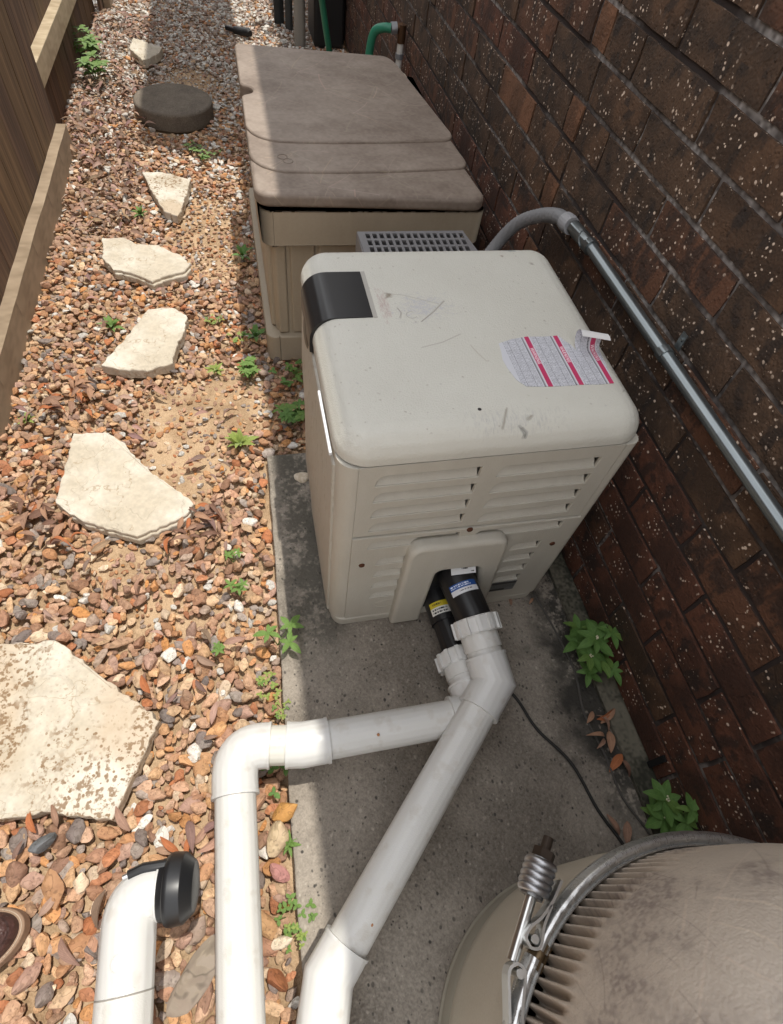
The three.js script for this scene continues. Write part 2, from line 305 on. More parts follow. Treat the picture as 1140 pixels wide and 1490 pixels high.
{
  const g = thing('stepping_stone', 'dark grey round concrete stepping stone lying on the gravel', 'stepping stone', [-0.246, 0, -3.125]);
  const mp = tex(256, 256, (u, v) => { const a = vn(u, v, 90, 71), b = fb(u, v, 6, 4, 72); return mix3([0.08, 0.066, 0.052], [0.25, 0.21, 0.165], a * 0.6 + b * 0.5 - 0.05); }, { rep: [4, 4] });
  const pr = [[0, -0.03], [0.168, -0.03], [0.171, -0.02], [0.1725, 0.033], [0.169, 0.041], [0.162, 0.045], [0, 0.045]].map(a => new THREE.Vector2(...a));
  mesh('disc', boxUV(new THREE.LatheGeometry(pr, 64)), std({ map: mp, bumpMap: rockBump, bumpScale: 0.002, roughness: 1 }), g).scale.set(1, 1, 1.02);
}

// ------------------------------------------------------------------ concrete pad and the strip along the wall
{
  const w = 1024, h = 2048, x0 = -0.06, x1 = 0.68, z0 = -1.05, z1 = 0.85;
  const pit = spots(4200, 501, 0.9, 4.4, w, h), agg = spots(4200, 502, 1.0, 4.6, w, h);
  const map = tex(w, h, (u, v, k) => {
    v *= 2.57; const x = mix(x0, x1, u), z = mix(z1, z0, v / 2.57), a = fb(u, v, 6, 6, 510), f = vn(u, v, 420, 511), g = vn(u * 1, v, 170, 512);
    let c = mix3([0.12, 0.102, 0.082], [0.37, 0.325, 0.27], sm(0.28, 0.72, a) * 0.42 + f * 0.36 + g * 0.26);
    c = mix3(c, [0.48, 0.43, 0.36], agg[k] * 0.7 * (0.2 + 0.8 * g)); c = mix3(c, [0.03, 0.028, 0.026], pit[k] * 0.9);
    const n1 = fb(u, v, 14, 5, 520), n2 = vn(u, v, 260, 521);
    const wet = sm(0.53, 0.63, x + 0.16 * (n1 - 0.5)) * sm(0.10, -0.10, z) * sm(-0.70, -0.55, z), al = wet * sm(0.30, 0.46, n1 * 0.55 + 0.45 * fb(u, v, 90, 3, 523));
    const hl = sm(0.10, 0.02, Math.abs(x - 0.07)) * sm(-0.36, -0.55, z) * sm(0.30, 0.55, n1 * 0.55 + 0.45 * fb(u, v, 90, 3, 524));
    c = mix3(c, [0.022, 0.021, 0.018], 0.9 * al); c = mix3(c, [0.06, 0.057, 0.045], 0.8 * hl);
    return c;
  });
  const bump = tex(512, 1024, (u, v) => 0.5 * vn(u, v * 2.57, 200, 530) + 0.3 * fb(u, v * 2.57, 40, 3, 531) + 0.2, { data: 1 });
  const s = new THREE.Shape(); s.moveTo(padLeft(0.8), -0.8);
  s.lineTo(0.657, -0.8); s.lineTo(0.657, 1.012); for (let z = -1.012; z < 0.8; z += 0.05) s.lineTo(padLeft(z) + 0.0025 * (hsh(Math.round(z * 100), 3, 8) - 0.5), -z);
  const g = slab(s, -0.1, 0, 0.004, 2), p = g.attributes.position, uv = g.attributes.uv;
  for (let i = 0; i < p.count; i++) uv.setXY(i, (p.getX(i) - x0) / (x1 - x0), (z1 - p.getZ(i)) / (z1 - z0));
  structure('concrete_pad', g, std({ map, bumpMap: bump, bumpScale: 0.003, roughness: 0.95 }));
  const lm = tex(512, 512, (u, v) => { const a = fb(u, v, 8, 5, 541), b = vn(u, v, 120, 542); return mix3([0.035, 0.035, 0.025], [0.16, 0.145, 0.11], sm(0.3, 0.72, a * 0.75 + b * 0.25)); }, { rep: [1.6, 1.6] });
  const lg = box(0.6535, W + 0.02, -0.1, 0.011, -1.3, 0.85, 0.004), lp = lg.attributes.position;
  structure('concrete_strip', lg, std({ map: lm, bumpMap: rockBump, bumpScale: 0.004, roughness: 1 }));
}

// ------------------------------------------------------------------ brick house: bricks, mortar, eaves
{
  const house = thing('brick_house', 'dark brown brick house wall rising along the right side', 'house', [W, 0, -2]);
  const grit = spots(700, 601, 0.9, 5.2, 512, 512), tint = [
    [[0.037, 0.0200, 0.0108], [0.108, 0.056, 0.029], 1.0], [[0.037, 0.0178, 0.0095], [0.120, 0.051, 0.026], 1.0], [[0.038, 0.0155, 0.0090], [0.126, 0.046, 0.024], 1.0],
    [[0.033, 0.0190, 0.0108], [0.094, 0.052, 0.029], 0.9], [[0.088, 0.041, 0.020], [0.19, 0.086, 0.043], 0.0]];
  const mats = tint.map(([a, b, g], i) => {
    const map = tex(512, 512, (u, v, k) => {
      const n = fb(u, v, 5, 6, 610 + i * 10), m = fb(u, v * 0.5, 14, 5, 611 + i * 10), f = vn(u, v, 200, 612 + i);
      let c = mix3(a, b, sm(0.30, 0.72, n) * 0.8 + 0.2 * f); c = mix3(c, [0.016, 0.011, 0.009], 0.7 * sm(0.54, 0.72, m) * (g ? 1 : 0.2));
      const q = grit[(k + i * 7919) % (512 * 512)] * g * sm(0.40, 0.60, fb(u, v, 7, 3, 640 + i)); c = mix3(c, [0.66, 0.52, 0.41], Math.min(1, q * 1.25)); return c;
    }, { rep: [3.1, 3.1] });
    return std({ map, bumpMap: brickBump(i), bumpScale: 0.004, roughness: 0.88 });
  });
  function brickBump(i) { if (!brickBump.t) brickBump.t = tex(512, 512, (u, v, k) => 0.45 * fb(u, v, 10, 5, 660) + 0.2 * vn(u, v, 120, 661) + 0.25 * grit[k] - 0.25 * sm(0.58, 0.7, fb(u, v, 14, 3, 662)) + 0.2, { data: 1, rep: [3.1, 3.1] }); return brickBump.t; }
  const geo = new Map();
  function brickGeo(L, v) { // shared per length and variant
    const key = L.toFixed(3) + '_' + v; if (geo.has(key)) return geo.get(key);
    const g = new THREE.BoxGeometry(0.04, 0.067, L, 1, 2, Math.max(2, Math.round(L / 0.045))), p = g.attributes.position, q = s => hsh(Math.round(s * 977) + v * 31, v, 5) - 0.5;
    for (let i = 0; i < p.count; i++) {
      const x = p.getX(i), y = p.getY(i), z = p.getZ(i), front = x < 0, e = (Math.abs(y) > 0.03 ? 1 : 0) + (Math.abs(z) > L / 2 - 0.004 ? 1 : 0);
      if (front) { p.setX(i, x + 0.0022 * q(y * 3 + z * 5) + (e ? 0.0022 : 0)); p.setY(i, y + (Math.abs(y) > 0.03 ? 0.0018 * q(z * 7 + y) - Math.sign(y) * 0.001 : 0)); p.setZ(i, z + (e > 1 || Math.abs(z) > L / 2 - 0.004 ? 0.003 * q(y * 9 + z) : 0)); }
    }
    g.computeVertexNormals(); const b = boxUV(g), uv = b.attributes.uv; for (let i = 0; i < uv.count; i++) uv.setXY(i, uv.getX(i) + v * 0.137, uv.getY(i) + v * 0.211);
    geo.set(key, b); return b;
  }
  const list = [], C = 0.0761, LEN = 0.2325, B = 0.224, ZJ = -1.2035;
  for (let k = 0; k < 17; k++) {
    const y = 0.012 + C * (k + 0.5), odd = k % 2;
    const ph = odd ? 0.34 : 0.745;
    for (let n = -6; n < 4; n++) { let a = (n + ph) * LEN + 0.0042, b = a + B; if (b < ZJ + 0.02) continue; a = Math.max(a, ZJ + 0.004); if (a > 0.72) continue; list.push([y, a, b, -1]); }
    let b = ZJ - 0.004; if (odd) { list.push([y, -1.2645, b, 4]); b = -1.273; }
    else { list.push([y, -1.4205, b, -1]); b = -1.429; }
    while (b > -6.2) { list.push([y, b - B, b, -1]); b -= LEN; }
  }
  const f = list.map(([y, a, b, t], i) => {
    const c = V(W, y, (a + b) / 2).project(camera), d = V(W, y, (a + b) / 2).distanceTo(camera.position), h = hsh(i, 17, 3);
    return { y, a, b, t: t >= 0 ? t : y < 0.46 ? (h < 0.55 ? 2 : h < 0.85 ? 1 : 0) : h < 0.36 ? 0 : h < 0.60 ? 1 : h < 0.70 ? 2 : h < 0.975 ? 3 : 4, v: Math.floor(hsh(i, 5, 9) * 6), d, seen: Math.abs(c.x) < 1.12 && Math.abs(c.y) < 1.12 && c.z < 1 && !(y < 0.38 && a < -0.62 && b > -2.2) };
  });
  const order = f.filter(q => q.seen).sort((p, q) => p.d - q.d), near = new Set(order.slice(0, 300)), rest = mats.map(() => []);
  for (const q of f) {
    const L = q.b - q.a, g = brickGeo(L, q.v), px = 0.02 + 0.0025 * (hsh(Math.round(q.a * 1000), Math.round(q.y * 1000), 4) - 0.5), py = q.y, pz = (q.a + q.b) / 2 + 2;
    if (near.has(q)) { const m = mesh('brick', g, mats[q.t], house); m.position.set(px, py, pz); }
    else rest[q.t].push(g.clone().translate(px, py, pz));
  }
  rest.forEach((l, i) => { if (l.length) mesh('far_bricks', merge(l), mats[i], house).userData.kind = 'stuff'; });
  const mm = tex(1024, 1024, (u, v) => { const a = fb(u, v, 7, 6, 670), b = vn(u, v, 300, 671), e = sm(0.46, 0.66, fb(u, v, 9, 4, 672)); return mix3(mix3([0.018, 0.012, 0.011], [0.05, 0.036, 0.032], a), mix3([0.17, 0.15, 0.137], [0.42, 0.39, 0.37], b), e * (0.3 + 0.6 * b)); }, { rep: [0.55, 0.55] });
  const mort = box(0.0065, 0.03, 0, 1.31, -4.3, 2.75);
  mesh('mortar', mort, std({ map: mm, bumpMap: rockBump, bumpScale: 0.0018, roughness: 1 }), house);
  mesh('upper_wall', box(0.0, 0.2, 1.311, 2.5, -4.3, 2.75), std({ color: col(0.05, 0.03, 0.022), roughness: 0.95 }), house);
  mesh('wall_core', box(0.031, 0.2, 0, 1.31, -4.3, 2.75), std({ color: col(0.05, 0.03, 0.022), roughness: 0.95 }), house);
  mesh('black_weep_box', box(-0.005, 0.01, 0.016, 0.080, -0.098 + 2, -0.086 + 2), std({ color: col(0.004, 0.004, 0.004), roughness: 1 }), house);  // solid near-black box; the darkness inside the open slot is its colour
  // overhanging eaves (out of the frame) whose shade lies over the pad, the chest and the far gravel
  const em = std({ color: col(0.5, 0.47, 0.42), roughness: 0.8 });
  const eave = (pts) => { const s = new THREE.Shape(); pts.forEach(([x, z], i) => i ? s.lineTo(x - W, -(z + 2)) : s.moveTo(x - W, -(z + 2))); return slab(s, 2.5, 2.506, 0); };
  const ex = z => 0.0175 + 0.375;
  mesh('eave', eave([[ex(0), -3.4], [ex(0), 2.5], [3, 2.5], [3, -3.4]]), em, house);
  mesh('eave', (() => { const b = eave([[-0.012, -2.985], [0.46, -2.81], [0.46, -9], [-0.012, -9]]); b.translate(0, 0.01, 0); return b; })(), em, house);
}

// ------------------------------------------------------------------ timber fence on the left
{
  const grain = (a, b, seed) => tex(256, 1024, (u, v) => { const n = fb(u, v * 0.12, 24, 4, seed), s = fb(u, v * 0.5, 6, 4, seed + 3), f = vn(u, v * 0.1, 120, seed + 7); return mix3(a, b, sm(0.2, 0.8, 0.45 * n + 0.35 * s + 0.2 * f)); }, { rep: [3.3, 0.8] });
  const pm = [[[0.070, 0.040, 0.025], [0.21, 0.125, 0.077]], [[0.058, 0.034, 0.022], [0.18, 0.107, 0.068]], [[0.088, 0.054, 0.028], [0.25, 0.155, 0.082]]].map(([a, b], i) => std({ map: grain(a, b, 700 + i * 11), bumpMap: tex(128, 512, (u, v) => fb(u, v * 0.1, 30, 4, 750 + i), { data: 1, rep: [3.3, 0.8] }), bumpScale: 0.0015, roughness: 0.9 }));
  const railM = std({ map: (() => { const t = grain([0.33, 0.25, 0.155], [0.55, 0.45, 0.31], 780); t.repeat.set(0.8, 3.3); t.rotation = Math.PI / 2; return t; })(), roughness: 0.88, bumpMap: pm[0].bumpMap, bumpScale: 0.001 });
  const kickM = std({ map: (() => { const t = grain([0.20, 0.145, 0.092], [0.36, 0.275, 0.19], 790); t.repeat.set(0.8, 3.3); t.rotation = Math.PI / 2; return t; })(), roughness: 0.9, bumpMap: rockBump, bumpScale: 0.001 });
  const fl = z => -0.667 + 0.02 * (-1.2 - z);   // front face of the kick board
  const ang = Math.atan(0.02);
  function section(label, zFar, zNear, dx, kick, rail) {
    const zc = (zFar + zNear) / 2, t = thing('timber_fence', label, 'fence', [fl(zc), 0, zc]); t.rotation.y = ang * -1;
    const L = zNear - zFar; let z = -L / 2, i = 0;
    while (z < L / 2 - 0.02) {
      const w = 0.1385, m = pm[hsh(i, 3, Math.round(zFar * 10)) * 3 | 0], e = Math.min(z + w, L / 2);
      const g = box(-0.0085, 0.0085, -0.05, 1.75, -w / 2, w / 2, 0.003), uv = g.attributes.uv; for (let k = 0; k < uv.count; k++) uv.setXY(k, uv.getX(k) + i * 0.31, uv.getY(k) + i * 0.17);
      const b = mesh('picket', g, m, t); b.position.set(dx - 0.0085 + 0.002 * (hsh(i, 7, 1) - 0.5), 0.012 * (hsh(i, 9, 2) - 0.5), z + w / 2); z += w + 0.0025; i++;
    }
    if (rail) for (const y of [0.198, 0.95, 1.6]) mesh('rail', box(dx + 0.0015, dx + 0.044, y, y + 0.082, -L / 2, L / 2, 0.003), railM, t);
    if (kick) {
      const g = new THREE.BoxGeometry(0.036, 0.14, L - 0.01, 1, 3, 60), p = g.attributes.position;
      for (let k = 0; k < p.count; k++) { const zz = p.getZ(k); p.setX(k, p.getX(k) + 0.004 * (vn(zz + 5, 0.3, 7, 3) - 0.5)); if (p.getY(k) > 0.05) p.setY(k, p.getY(k) + 0.004 * (vn(zz + 5, 0.7, 30, 4) - 0.5)); }
      g.computeVertexNormals(); g.translate(-0.018, 0.018, 0); mesh('kick_board', boxUV(g), kickM, t);
    }
  }
  section('near brown picket fence with a pale kick board along its foot', -2.73, 0.75, -0.0375, true, false);
  section('middle fence stretch with a pale bottom rail in front of its pickets', -4.42, -2.745, -0.085, false, true);
  section('farthest dark fence stretch at the top left corner', -6.2, -4.44, -0.0375, true, false);
}

// ------------------------------------------------------------------ storage chest
{
  const g = thing('storage_chest', 'tan resin storage chest with brown marbled lid behind the heater', 'storage chest', [0, -0.012, 0]);
  const bodyTex = tex(512, 512, (u, v) => { const a = fb(u, v, 4, 5, 801), b = vn(u, v, 140, 802), s = fb(u * 1, v * 0.15, 30, 3, 803); return mix3([0.335, 0.275, 0.195], [0.46, 0.395, 0.30], 0.55 * a + 0.15 * b + 0.3 * s); }, { rep: [2, 2] });
  const bm = std({ map: bodyTex, roughness: 0.6, bumpMap: rockBump, bumpScale: 0.0006 });
  const cnv = document.createElement('canvas'); cnv.width = 1024; cnv.height = 1024; const c = cnv.getContext('2d'), q = rng(810);
  { const im = c.createImageData(1024, 1024); for (let i = 0; i < 1024 * 1024; i++) { const u = (i % 1024) / 1024, v = Math.floor(i / 1024) / 1024, a = fb(u, v, 5, 5, 811), b = fb(u, v, 80, 2, 812), st = fb(u * 0.5, v + 0.1 * a, 14, 4, 813); const k = mix3([0.155, 0.115, 0.088], [0.335, 0.275, 0.225], sm(0.15, 0.85, 0.45 * a + 0.2 * b + 0.35 * st)); im.data[i * 4] = toS(k[0]); im.data[i * 4 + 1] = toS(k[1]); im.data[i * 4 + 2] = toS(k[2]); im.data[i * 4 + 3] = 255; } c.putImageData(im, 0, 0); }
  for (const [cx, cy, n, L] of [[560, 420, 13, 330], [420, 620, 10, 260], [700, 700, 12, 220], [300, 300, 9, 240], [640, 180, 9, 260], [800, 480, 8, 180], [880, 300, 7, 200], [330, 850, 8, 200]]) for (let k = 0; k < n; k++) {
    const a = q() * 6.283, l = L * (0.4 + 0.6 * q()), bx = cx + (q() - 0.5) * 40, by = cy + (q() - 0.5) * 40; c.strokeStyle = `rgba(${176 + q() * 30 | 0},${158 + q() * 24 | 0},${138 + q() * 24 | 0},${0.10 + 0.24 * q()})`; c.lineWidth = 1 + q() * 5; c.beginPath(); c.moveTo(bx, by);
    c.quadraticCurveTo(bx + Math.cos(a) * l * 0.5 + (q() - 0.5) * 60, by + Math.sin(a) * l * 0.5 + (q() - 0.5) * 60, bx + Math.cos(a) * l, by + Math.sin(a) * l); c.stroke();
  }
  const lidT = new THREE.CanvasTexture(cnv); lidT.colorSpace = THREE.SRGBColorSpace; lidT.wrapS = lidT.wrapT = THREE.RepeatWrapping; lidT.repeat.set(1.5, 1.5); lidT.offset.set(0.1, -0.45);
  const lm = std({ map: lidT, roughness: 0.62, bumpMap: rockBump, bumpScale: 0.0008 });
  const X0 = 0.045, X1 = 0.612, Z1 = -1.402, Z0 = -2.28;
  mesh('body', boxUV(slab(rounded(X0 + 0.022, Z0 + 0.02, X1 - 0.025, Z1 - 0.022, 0.03, 0.102), 0, 0.455)), bm, g);
  mesh('base_skirt', boxUV(slab(rounded(X0 - 0.008, Z0, X1 - 0.01, Z1 - 0.0, [0.028, 0.028, 0.02, 0.02], 0.0745), 0, 0.086, 0.003, 2)), bm, g);
  mesh('upper_band', (() => { // deeper band under the lid, its lower edge rounded off
    const s = rounded(X0 - 0.0, Z0 + 0.004, X1 + 0.016, Z1 + 0.004, [0.03, 0.03, 0.02, 0.02], 0.0745); const b = slab(s, 0, 0.086, 0.004, 3); b.rotateX(Math.PI); b.translate(0, 0.465, 0);
    const p = b.attributes.position, z0 = (Z0 + Z1) / 2; for (let i = 0; i < p.count; i++) p.setZ(i, 2 * z0 + 0.008 - p.getZ(i) - (2 * z0 + 0.0) * 2 + (2 * z0)); return b; })(), bm, g);
  // raised wall panels with grooves between them, on the left side and on the front
  for (const [a, b] of [[-1.62, -1.452], [-1.80, -1.645], [-2.01, -1.825], [-2.24, -2.035]]) mesh('side_panel', box(X0 + 0.010, X0 + 0.03, 0.09, 0.385, a, b, 0.008), bm, g);
  for (const [a, b] of [[0.0755, 0.105], [0.115, 0.182], [0.190, 0.305], [0.313, 0.43], [0.438, 0.56]]) mesh('front_panel', box(a, b, 0.09, 0.385, Z1 - 0.03, Z1 - 0.015, 0.006), bm, g);
  mesh('inner_rim', boxUV(slab(rounded(X0 + 0.030, Z0 + 0.03, X1 - 0.02, Z1 - 0.032, 0.02), 0.44, 0.4845)), bm, g);
  function lidShape(zf, x0, x1, lf, cr) {
    const s = new THREE.Shape(), f = -zf, back = 2.303, xb = mix(x1, 0.553, 0.92);
    s.moveTo(x0 + (lf < 0 ? 0.085 : cr), f); s.quadraticCurveTo((x0 + x1) / 2, f + (lf < 0 ? -0.012 : 0) - lf * 0.3, x1 - cr, f - lf); s.quadraticCurveTo(x1, f - lf, x1 - 0.002, f - lf + cr); s.lineTo(xb, back - 0.14); s.quadraticCurveTo(xb - 0.01, back - 0.02, 0.50, back - 0.03); s.lineTo(x0 + 0.02, back); s.quadraticCurveTo(x0, back, x0, back - 0.02);
    s.lineTo(x0, 2.0); s.bezierCurveTo(x0 + 0.002, 1.975, x0 + 0.034, 1.985, x0 + 0.034, 1.95); s.bezierCurveTo(x0 + 0.034, 1.915, x0, 1.925, x0, 1.90); const cl = lf < 0 ? 0.085 : cr; s.lineTo(x0, f + cl); s.quadraticCurveTo(x0 + cl * 0.1, f + cl * 0.15, x0 + cl, f); return s;
  }
  const lid = mesh('lid', merge([boxUV(slab(lidShape(Z1 + 0.006, 0.036, 0.617, 0.018, 0.035), 0.4845, 0.508, 0.012, 5)), boxUV(slab(lidShape(-1.495, 0.037, 0.613, -0.030, 0.05), 0.50, 0.5145, 0.006, 4)), boxUV(slab(lidShape(-1.640, 0.037, 0.610, -0.030, 0.05), 0.507, 0.521, 0.006, 4))]), lm, g);
  const ring = new THREE.TorusGeometry(0.012, 0.0011, 6, 24); ring.rotateX(Math.PI / 2); ring.translate(0.118, 0.5148, -1.565); const ring2 = ring.clone().translate(0.012, 0, 0.022);
  mesh('moulded_mark', merge([ring, ring2]), lm, lid);
}

// ------------------------------------------------------------------ pool heater
const GRIME = (seed, k) => tex(512, 512, (u, v) => { const a = fb(u, v, 5, 6, seed), b = vn(u, v, 256, seed + 2), s = fb(u, v * 0.2, 26, 4, seed + 4); const c = mix3([0.475, 0.445, 0.38], [0.575, 0.55, 0.48], 0.5 * a + 0.12 * b + 0.38 * s); return c.map(q => q * k); }, { rep: [2.2, 2.2] });
const fineBump = tex(256, 256, (u, v) => 0.6 * vn(u, v, 128, 901) + 0.4 * vn(u, v, 64, 902), { data: 1, rep: [9, 9] });
{
  const g = thing('pool_heater', 'beige louvred pool heater with peeling warning label on its top', 'pool heater', [0, 0, 0]);
  const shell = std({ map: GRIME(910, 1), roughness: 0.55, bumpMap: fineBump, bumpScale: 0.0005 }), black = std({ color: col(0.012, 0.012, 0.013), roughness: 0.38 });
  const X0 = 0.098, X1 = 0.594, ZB = -0.995, ZF = -0.503;
  // body: side and back shell, open at the front where the louvred panels sit
  const s = new THREE.Shape(), pt = (x, z) => [x, -z];
  s.moveTo(...pt(0.128, ZF)); s.absarc(X0 + 0.03, -ZF + 0.03, 0.03, Math.PI * 1.5, Math.PI, true);
  s.lineTo(...pt(X0, ZB + 0.04)); s.absarc(X0 + 0.04, -ZB - 0.04, 0.04, Math.PI, Math.PI / 2, true); s.lineTo(...pt(X1 - 0.04, ZB)); s.absarc(X1 - 0.04, -ZB - 0.04, 0.04, Math.PI / 2, 0, true);
  s.lineTo(...pt(X1, ZF - 0.016)); s.absarc(X1 - 0.016, -ZF + 0.016, 0.016, 0, -Math.PI / 2, true); s.lineTo(...pt(0.568, ZF)); s.lineTo(...pt(0.568, ZF - 0.045)); s.lineTo(...pt(0.128, ZF - 0.045)); s.lineTo(...pt(0.128, ZF));
  mesh('body', boxUV(slab(s, 0.022, 0.556)), shell, g);
  mesh('base', boxUV(slab(rounded(X0 + 0.004, ZB + 0.01, X1 - 0.004, ZF + 0.004, 0.028), 0.004, 0.03, 0.006, 3)), shell, g);
  // louvred front: plates with pockets, and in each pocket a slat that slopes out to the lower edge
  const pocket = (x0, x1, y, h) => { const p = new THREE.Path(), r = Math.min(h * 0.9, 0.018); p.moveTo(x0, y - h); p.lineTo(x1, y - h); p.lineTo(x1 + 0.001, y); p.lineTo(x0 + r, y); p.quadraticCurveTo(x0 + 0.002, y, x0, y - h); return p; };
  function plate(shape, holes, zf, th, name) { holes.forEach(h => shape.holes.push(pocket(...h))); const e = new THREE.ExtrudeGeometry(shape, { depth: th - 0.0007, bevelEnabled: true, bevelSize: 0.0007, bevelOffset: -0.0007, bevelThickness: 0.0007, bevelSegments: 1, curveSegments: 8 }); e.translate(0, 0, zf - th); mesh(name, boxUV(e), shell, g); }
  function slats(holes, zf) { for (const [x0, x1, y, h] of holes) { const a = zf - 0.021, b = zf - 0.0015; // a slanted strip, 3 mm thick
    const pr = [[y + 0.004, a], [y - 0.5 * h, zf - 0.0128], [y - h - 0.0015, b]];
    const st = new THREE.Shape(); st.moveTo(pr[0][1], pr[0][0]); st.lineTo(pr[1][1], pr[1][0]); st.lineTo(pr[2][1], pr[2][0]); st.lineTo(pr[2][1] - 0.006, pr[2][0]); st.lineTo(pr[0][1] - 0.006, pr[0][0]);
    const e = new THREE.ExtrudeGeometry(st, { depth: x1 - x0 - 0.0008, bevelEnabled: false }); e.rotateY(-Math.PI / 2); // (z, y) profile turned so that it runs along x
    const p = e.attributes.position; for (let i = 0; i < p.count; i++) { const xx = -p.getX(i), zz = p.getZ(i); p.setXYZ(i, x0 - 0.001 + xx, p.getY(i), zz); } e.computeVertexNormals();
    mesh('louvre', boxUV(e), shell, g); } }
  const rows = (x0, x1, y0, n, d, h) => [...Array(n)].map((_, i) => [x0, x1, y0 - d * i, h]);
  const up = [...rows(0.156, 0.325, 0.533, 4, 0.0435, 0.026), ...rows(0.356, 0.5345, 0.529, 4, 0.044, 0.027)];
  const us = new THREE.Shape(); us.moveTo(0.1285, 0.3655); us.lineTo(0.5675, 0.3515); us.lineTo(0.5675, 0.556); us.lineTo(0.1285, 0.556); plate(us, up, ZF, 0.006, 'upper_front_panel'); slats(up, ZF);
  const ZP = ZF + 0.003;
  const lo = [...rows(0.157, 0.328, 0.346, 1, 0, 0.024), ...rows(0.360, 0.538, 0.343, 1, 0, 0.024), ...rows(0.177, 0.2415, 0.284, 4, 0.0475, 0.025), ...rows(0.4535, 0.515, 0.276, 4, 0.0465, 0.025)];
  const ls = new THREE.Shape(); ls.moveTo(0.1285, 0.032); ls.lineTo(0.272, 0.026); ls.lineTo(0.272, 0.215); ls.lineTo(0.418, 0.215); ls.lineTo(0.45, 0.015); ls.lineTo(0.5745, 0.010); ls.lineTo(0.5725, 0.348); ls.lineTo(0.1285, 0.362);
  plate(ls, lo, ZP, 0.006, 'access_panel'); slats(lo, ZP);
  mesh('panel_backing', box(0.13, 0.566, 0.03, 0.55, ZF - 0.044, ZF - 0.0405), std({ color: col(0.33, 0.32, 0.30), roughness: 0.6, metalness: 0.4 }), g);
  const rust = std({ color: col(0.09, 0.03, 0.012), roughness: 0.9 });
  for (const [x, y] of [[0.151, 0.268], [0.346, 0.352], [0.5455, 0.258]]) { const c = new THREE.CylinderGeometry(0.0052, 0.0062, 0.003, 14); c.rotateX(Math.PI / 2); c.translate(x, y, ZP + 0.001); mesh('screw', c, rust, g); }
  { const o = new THREE.Shape(); o.absellipse(0.222, 0.082, 0.031, 0.017, 0, Math.PI * 2); const i = new THREE.Path(); i.absellipse(0.222, 0.082, 0.0295, 0.0155, 0, Math.PI * 2); o.holes.push(i); const e = new THREE.ExtrudeGeometry(o, { depth: 0.0012, bevelEnabled: false, curveSegments: 32 }); e.translate(0, 0, ZP - 0.0004); mesh('knockout_ring', boxUV(e), shell, g); }
  // raised collar around the pipe opening
  { const o = new THREE.Shape(); o.moveTo(0.236, 0.012); o.lineTo(0.238, 0.30); o.quadraticCurveTo(0.239, 0.328, 0.262, 0.329); o.lineTo(0.402, 0.324); o.quadraticCurveTo(0.423, 0.322, 0.425, 0.304); o.lineTo(0.4485, 0.012); o.lineTo(0.4335, 0.012);
    o.lineTo(0.398, 0.218); o.quadraticCurveTo(0.395, 0.238, 0.378, 0.2395); o.lineTo(0.318, 0.243); o.quadraticCurveTo(0.296, 0.244, 0.295, 0.222); o.lineTo(0.294, 0.012);
    const e = new THREE.ExtrudeGeometry(o, { depth: 0.012, bevelEnabled: true, bevelSize: 0.010, bevelOffset: -0.005, bevelThickness: 0.010, bevelSegments: 5, curveSegments: 10 }); e.translate(0, 0, ZP - 0.001); mesh('pipe_collar', boxUV(e), shell, g); }
  // cap
  const cv = document.createElement('canvas'); cv.width = cv.height = 1024; const c = cv.getContext('2d'), q = rng(930), S = 1024 / 0.56, px = (x, z) => [(x - 0.06) * S, (z + 1.03) * S];
  { const im = c.createImageData(1024, 1024); for (let i = 0; i < 1048576; i++) { const u = (i % 1024) / 1024, v = (i >> 10) / 1024, a = fb(u, v, 4, 6, 931), b = vn(u, v, 400, 932), d = fb(u, v, 30, 3, 933); const k = mix3([0.565, 0.55, 0.485], [0.66, 0.65, 0.585], 0.6 * a + 0.2 * b + 0.2 * d); for (let j = 0; j < 3; j++) im.data[i * 4 + j] = toS(k[j]); im.data[i * 4 + 3] = 255; } c.putImageData(im, 0, 0); }
  const line = (P, w, al, rgb = '98,86,72') => { c.lineCap = 'round'; for (let r = 0; r < 7; r++) { c.strokeStyle = `rgba(${rgb},${al * 0.24})`; c.lineWidth = w * (0.35 + 1.5 * q()); c.beginPath(); P.forEach((p, i) => { const e = px(...p); c[i ? 'lineTo' : 'moveTo'](e[0] + (q() - 0.5) * w * 2.2, e[1] + (q() - 0.5) * w * 2.2); }); c.stroke(); } };
  line([[0.278, -0.765], [0.305, -0.79], [0.331, -0.818]], 2.2, 0.45); line([[0.228, -0.845], [0.262, -0.838], [0.32, -0.81]], 1.5, 0.3); line([[0.262, -0.70], [0.30, -0.71], [0.336, -0.728]], 2, 0.22); line([[0.244, -0.803], [0.247, -0.79], [0.243, -0.776]], 2.5, 0.4); line([[0.345, -0.70], [0.352, -0.68], [0.362, -0.66]], 2, 0.2);
  line([[0.36, -0.553], [0.352, -0.535], [0.345, -0.515]], 4, 0.35); line([[0.376, -0.515], [0.383, -0.502], [0.38, -0.495]], 6, 0.45, '70,66,66'); line([[0.39, -0.53], [0.395, -0.535]], 5, 0.35); line([[0.58, -0.58], [0.57, -0.573]], 2, 0.4);
  line([[0.495, -0.985], [0.507, -0.979], [0.513, -0.972]], 9, 0.75, '96,108,116'); line([[0.53, -0.978], [0.531, -0.977]], 5, 0.5); line([[0.482, -0.953], [0.484, -0.95]], 4, 0.5); line([[0.535, -0.925], [0.537, -0.922]], 5, 0.4);
  for (let k = 0; k < 500; k++) { const cx = 0.29 + (q() + q() - 1) * 0.065, cz = -0.80 + (q() + q() - 1) * 0.045; line([[cx, cz], [cx + (q() - 0.5) * 0.02, cz + (q() - 0.5) * 0.012]], 1 + q() * 2.2, 0.045); }
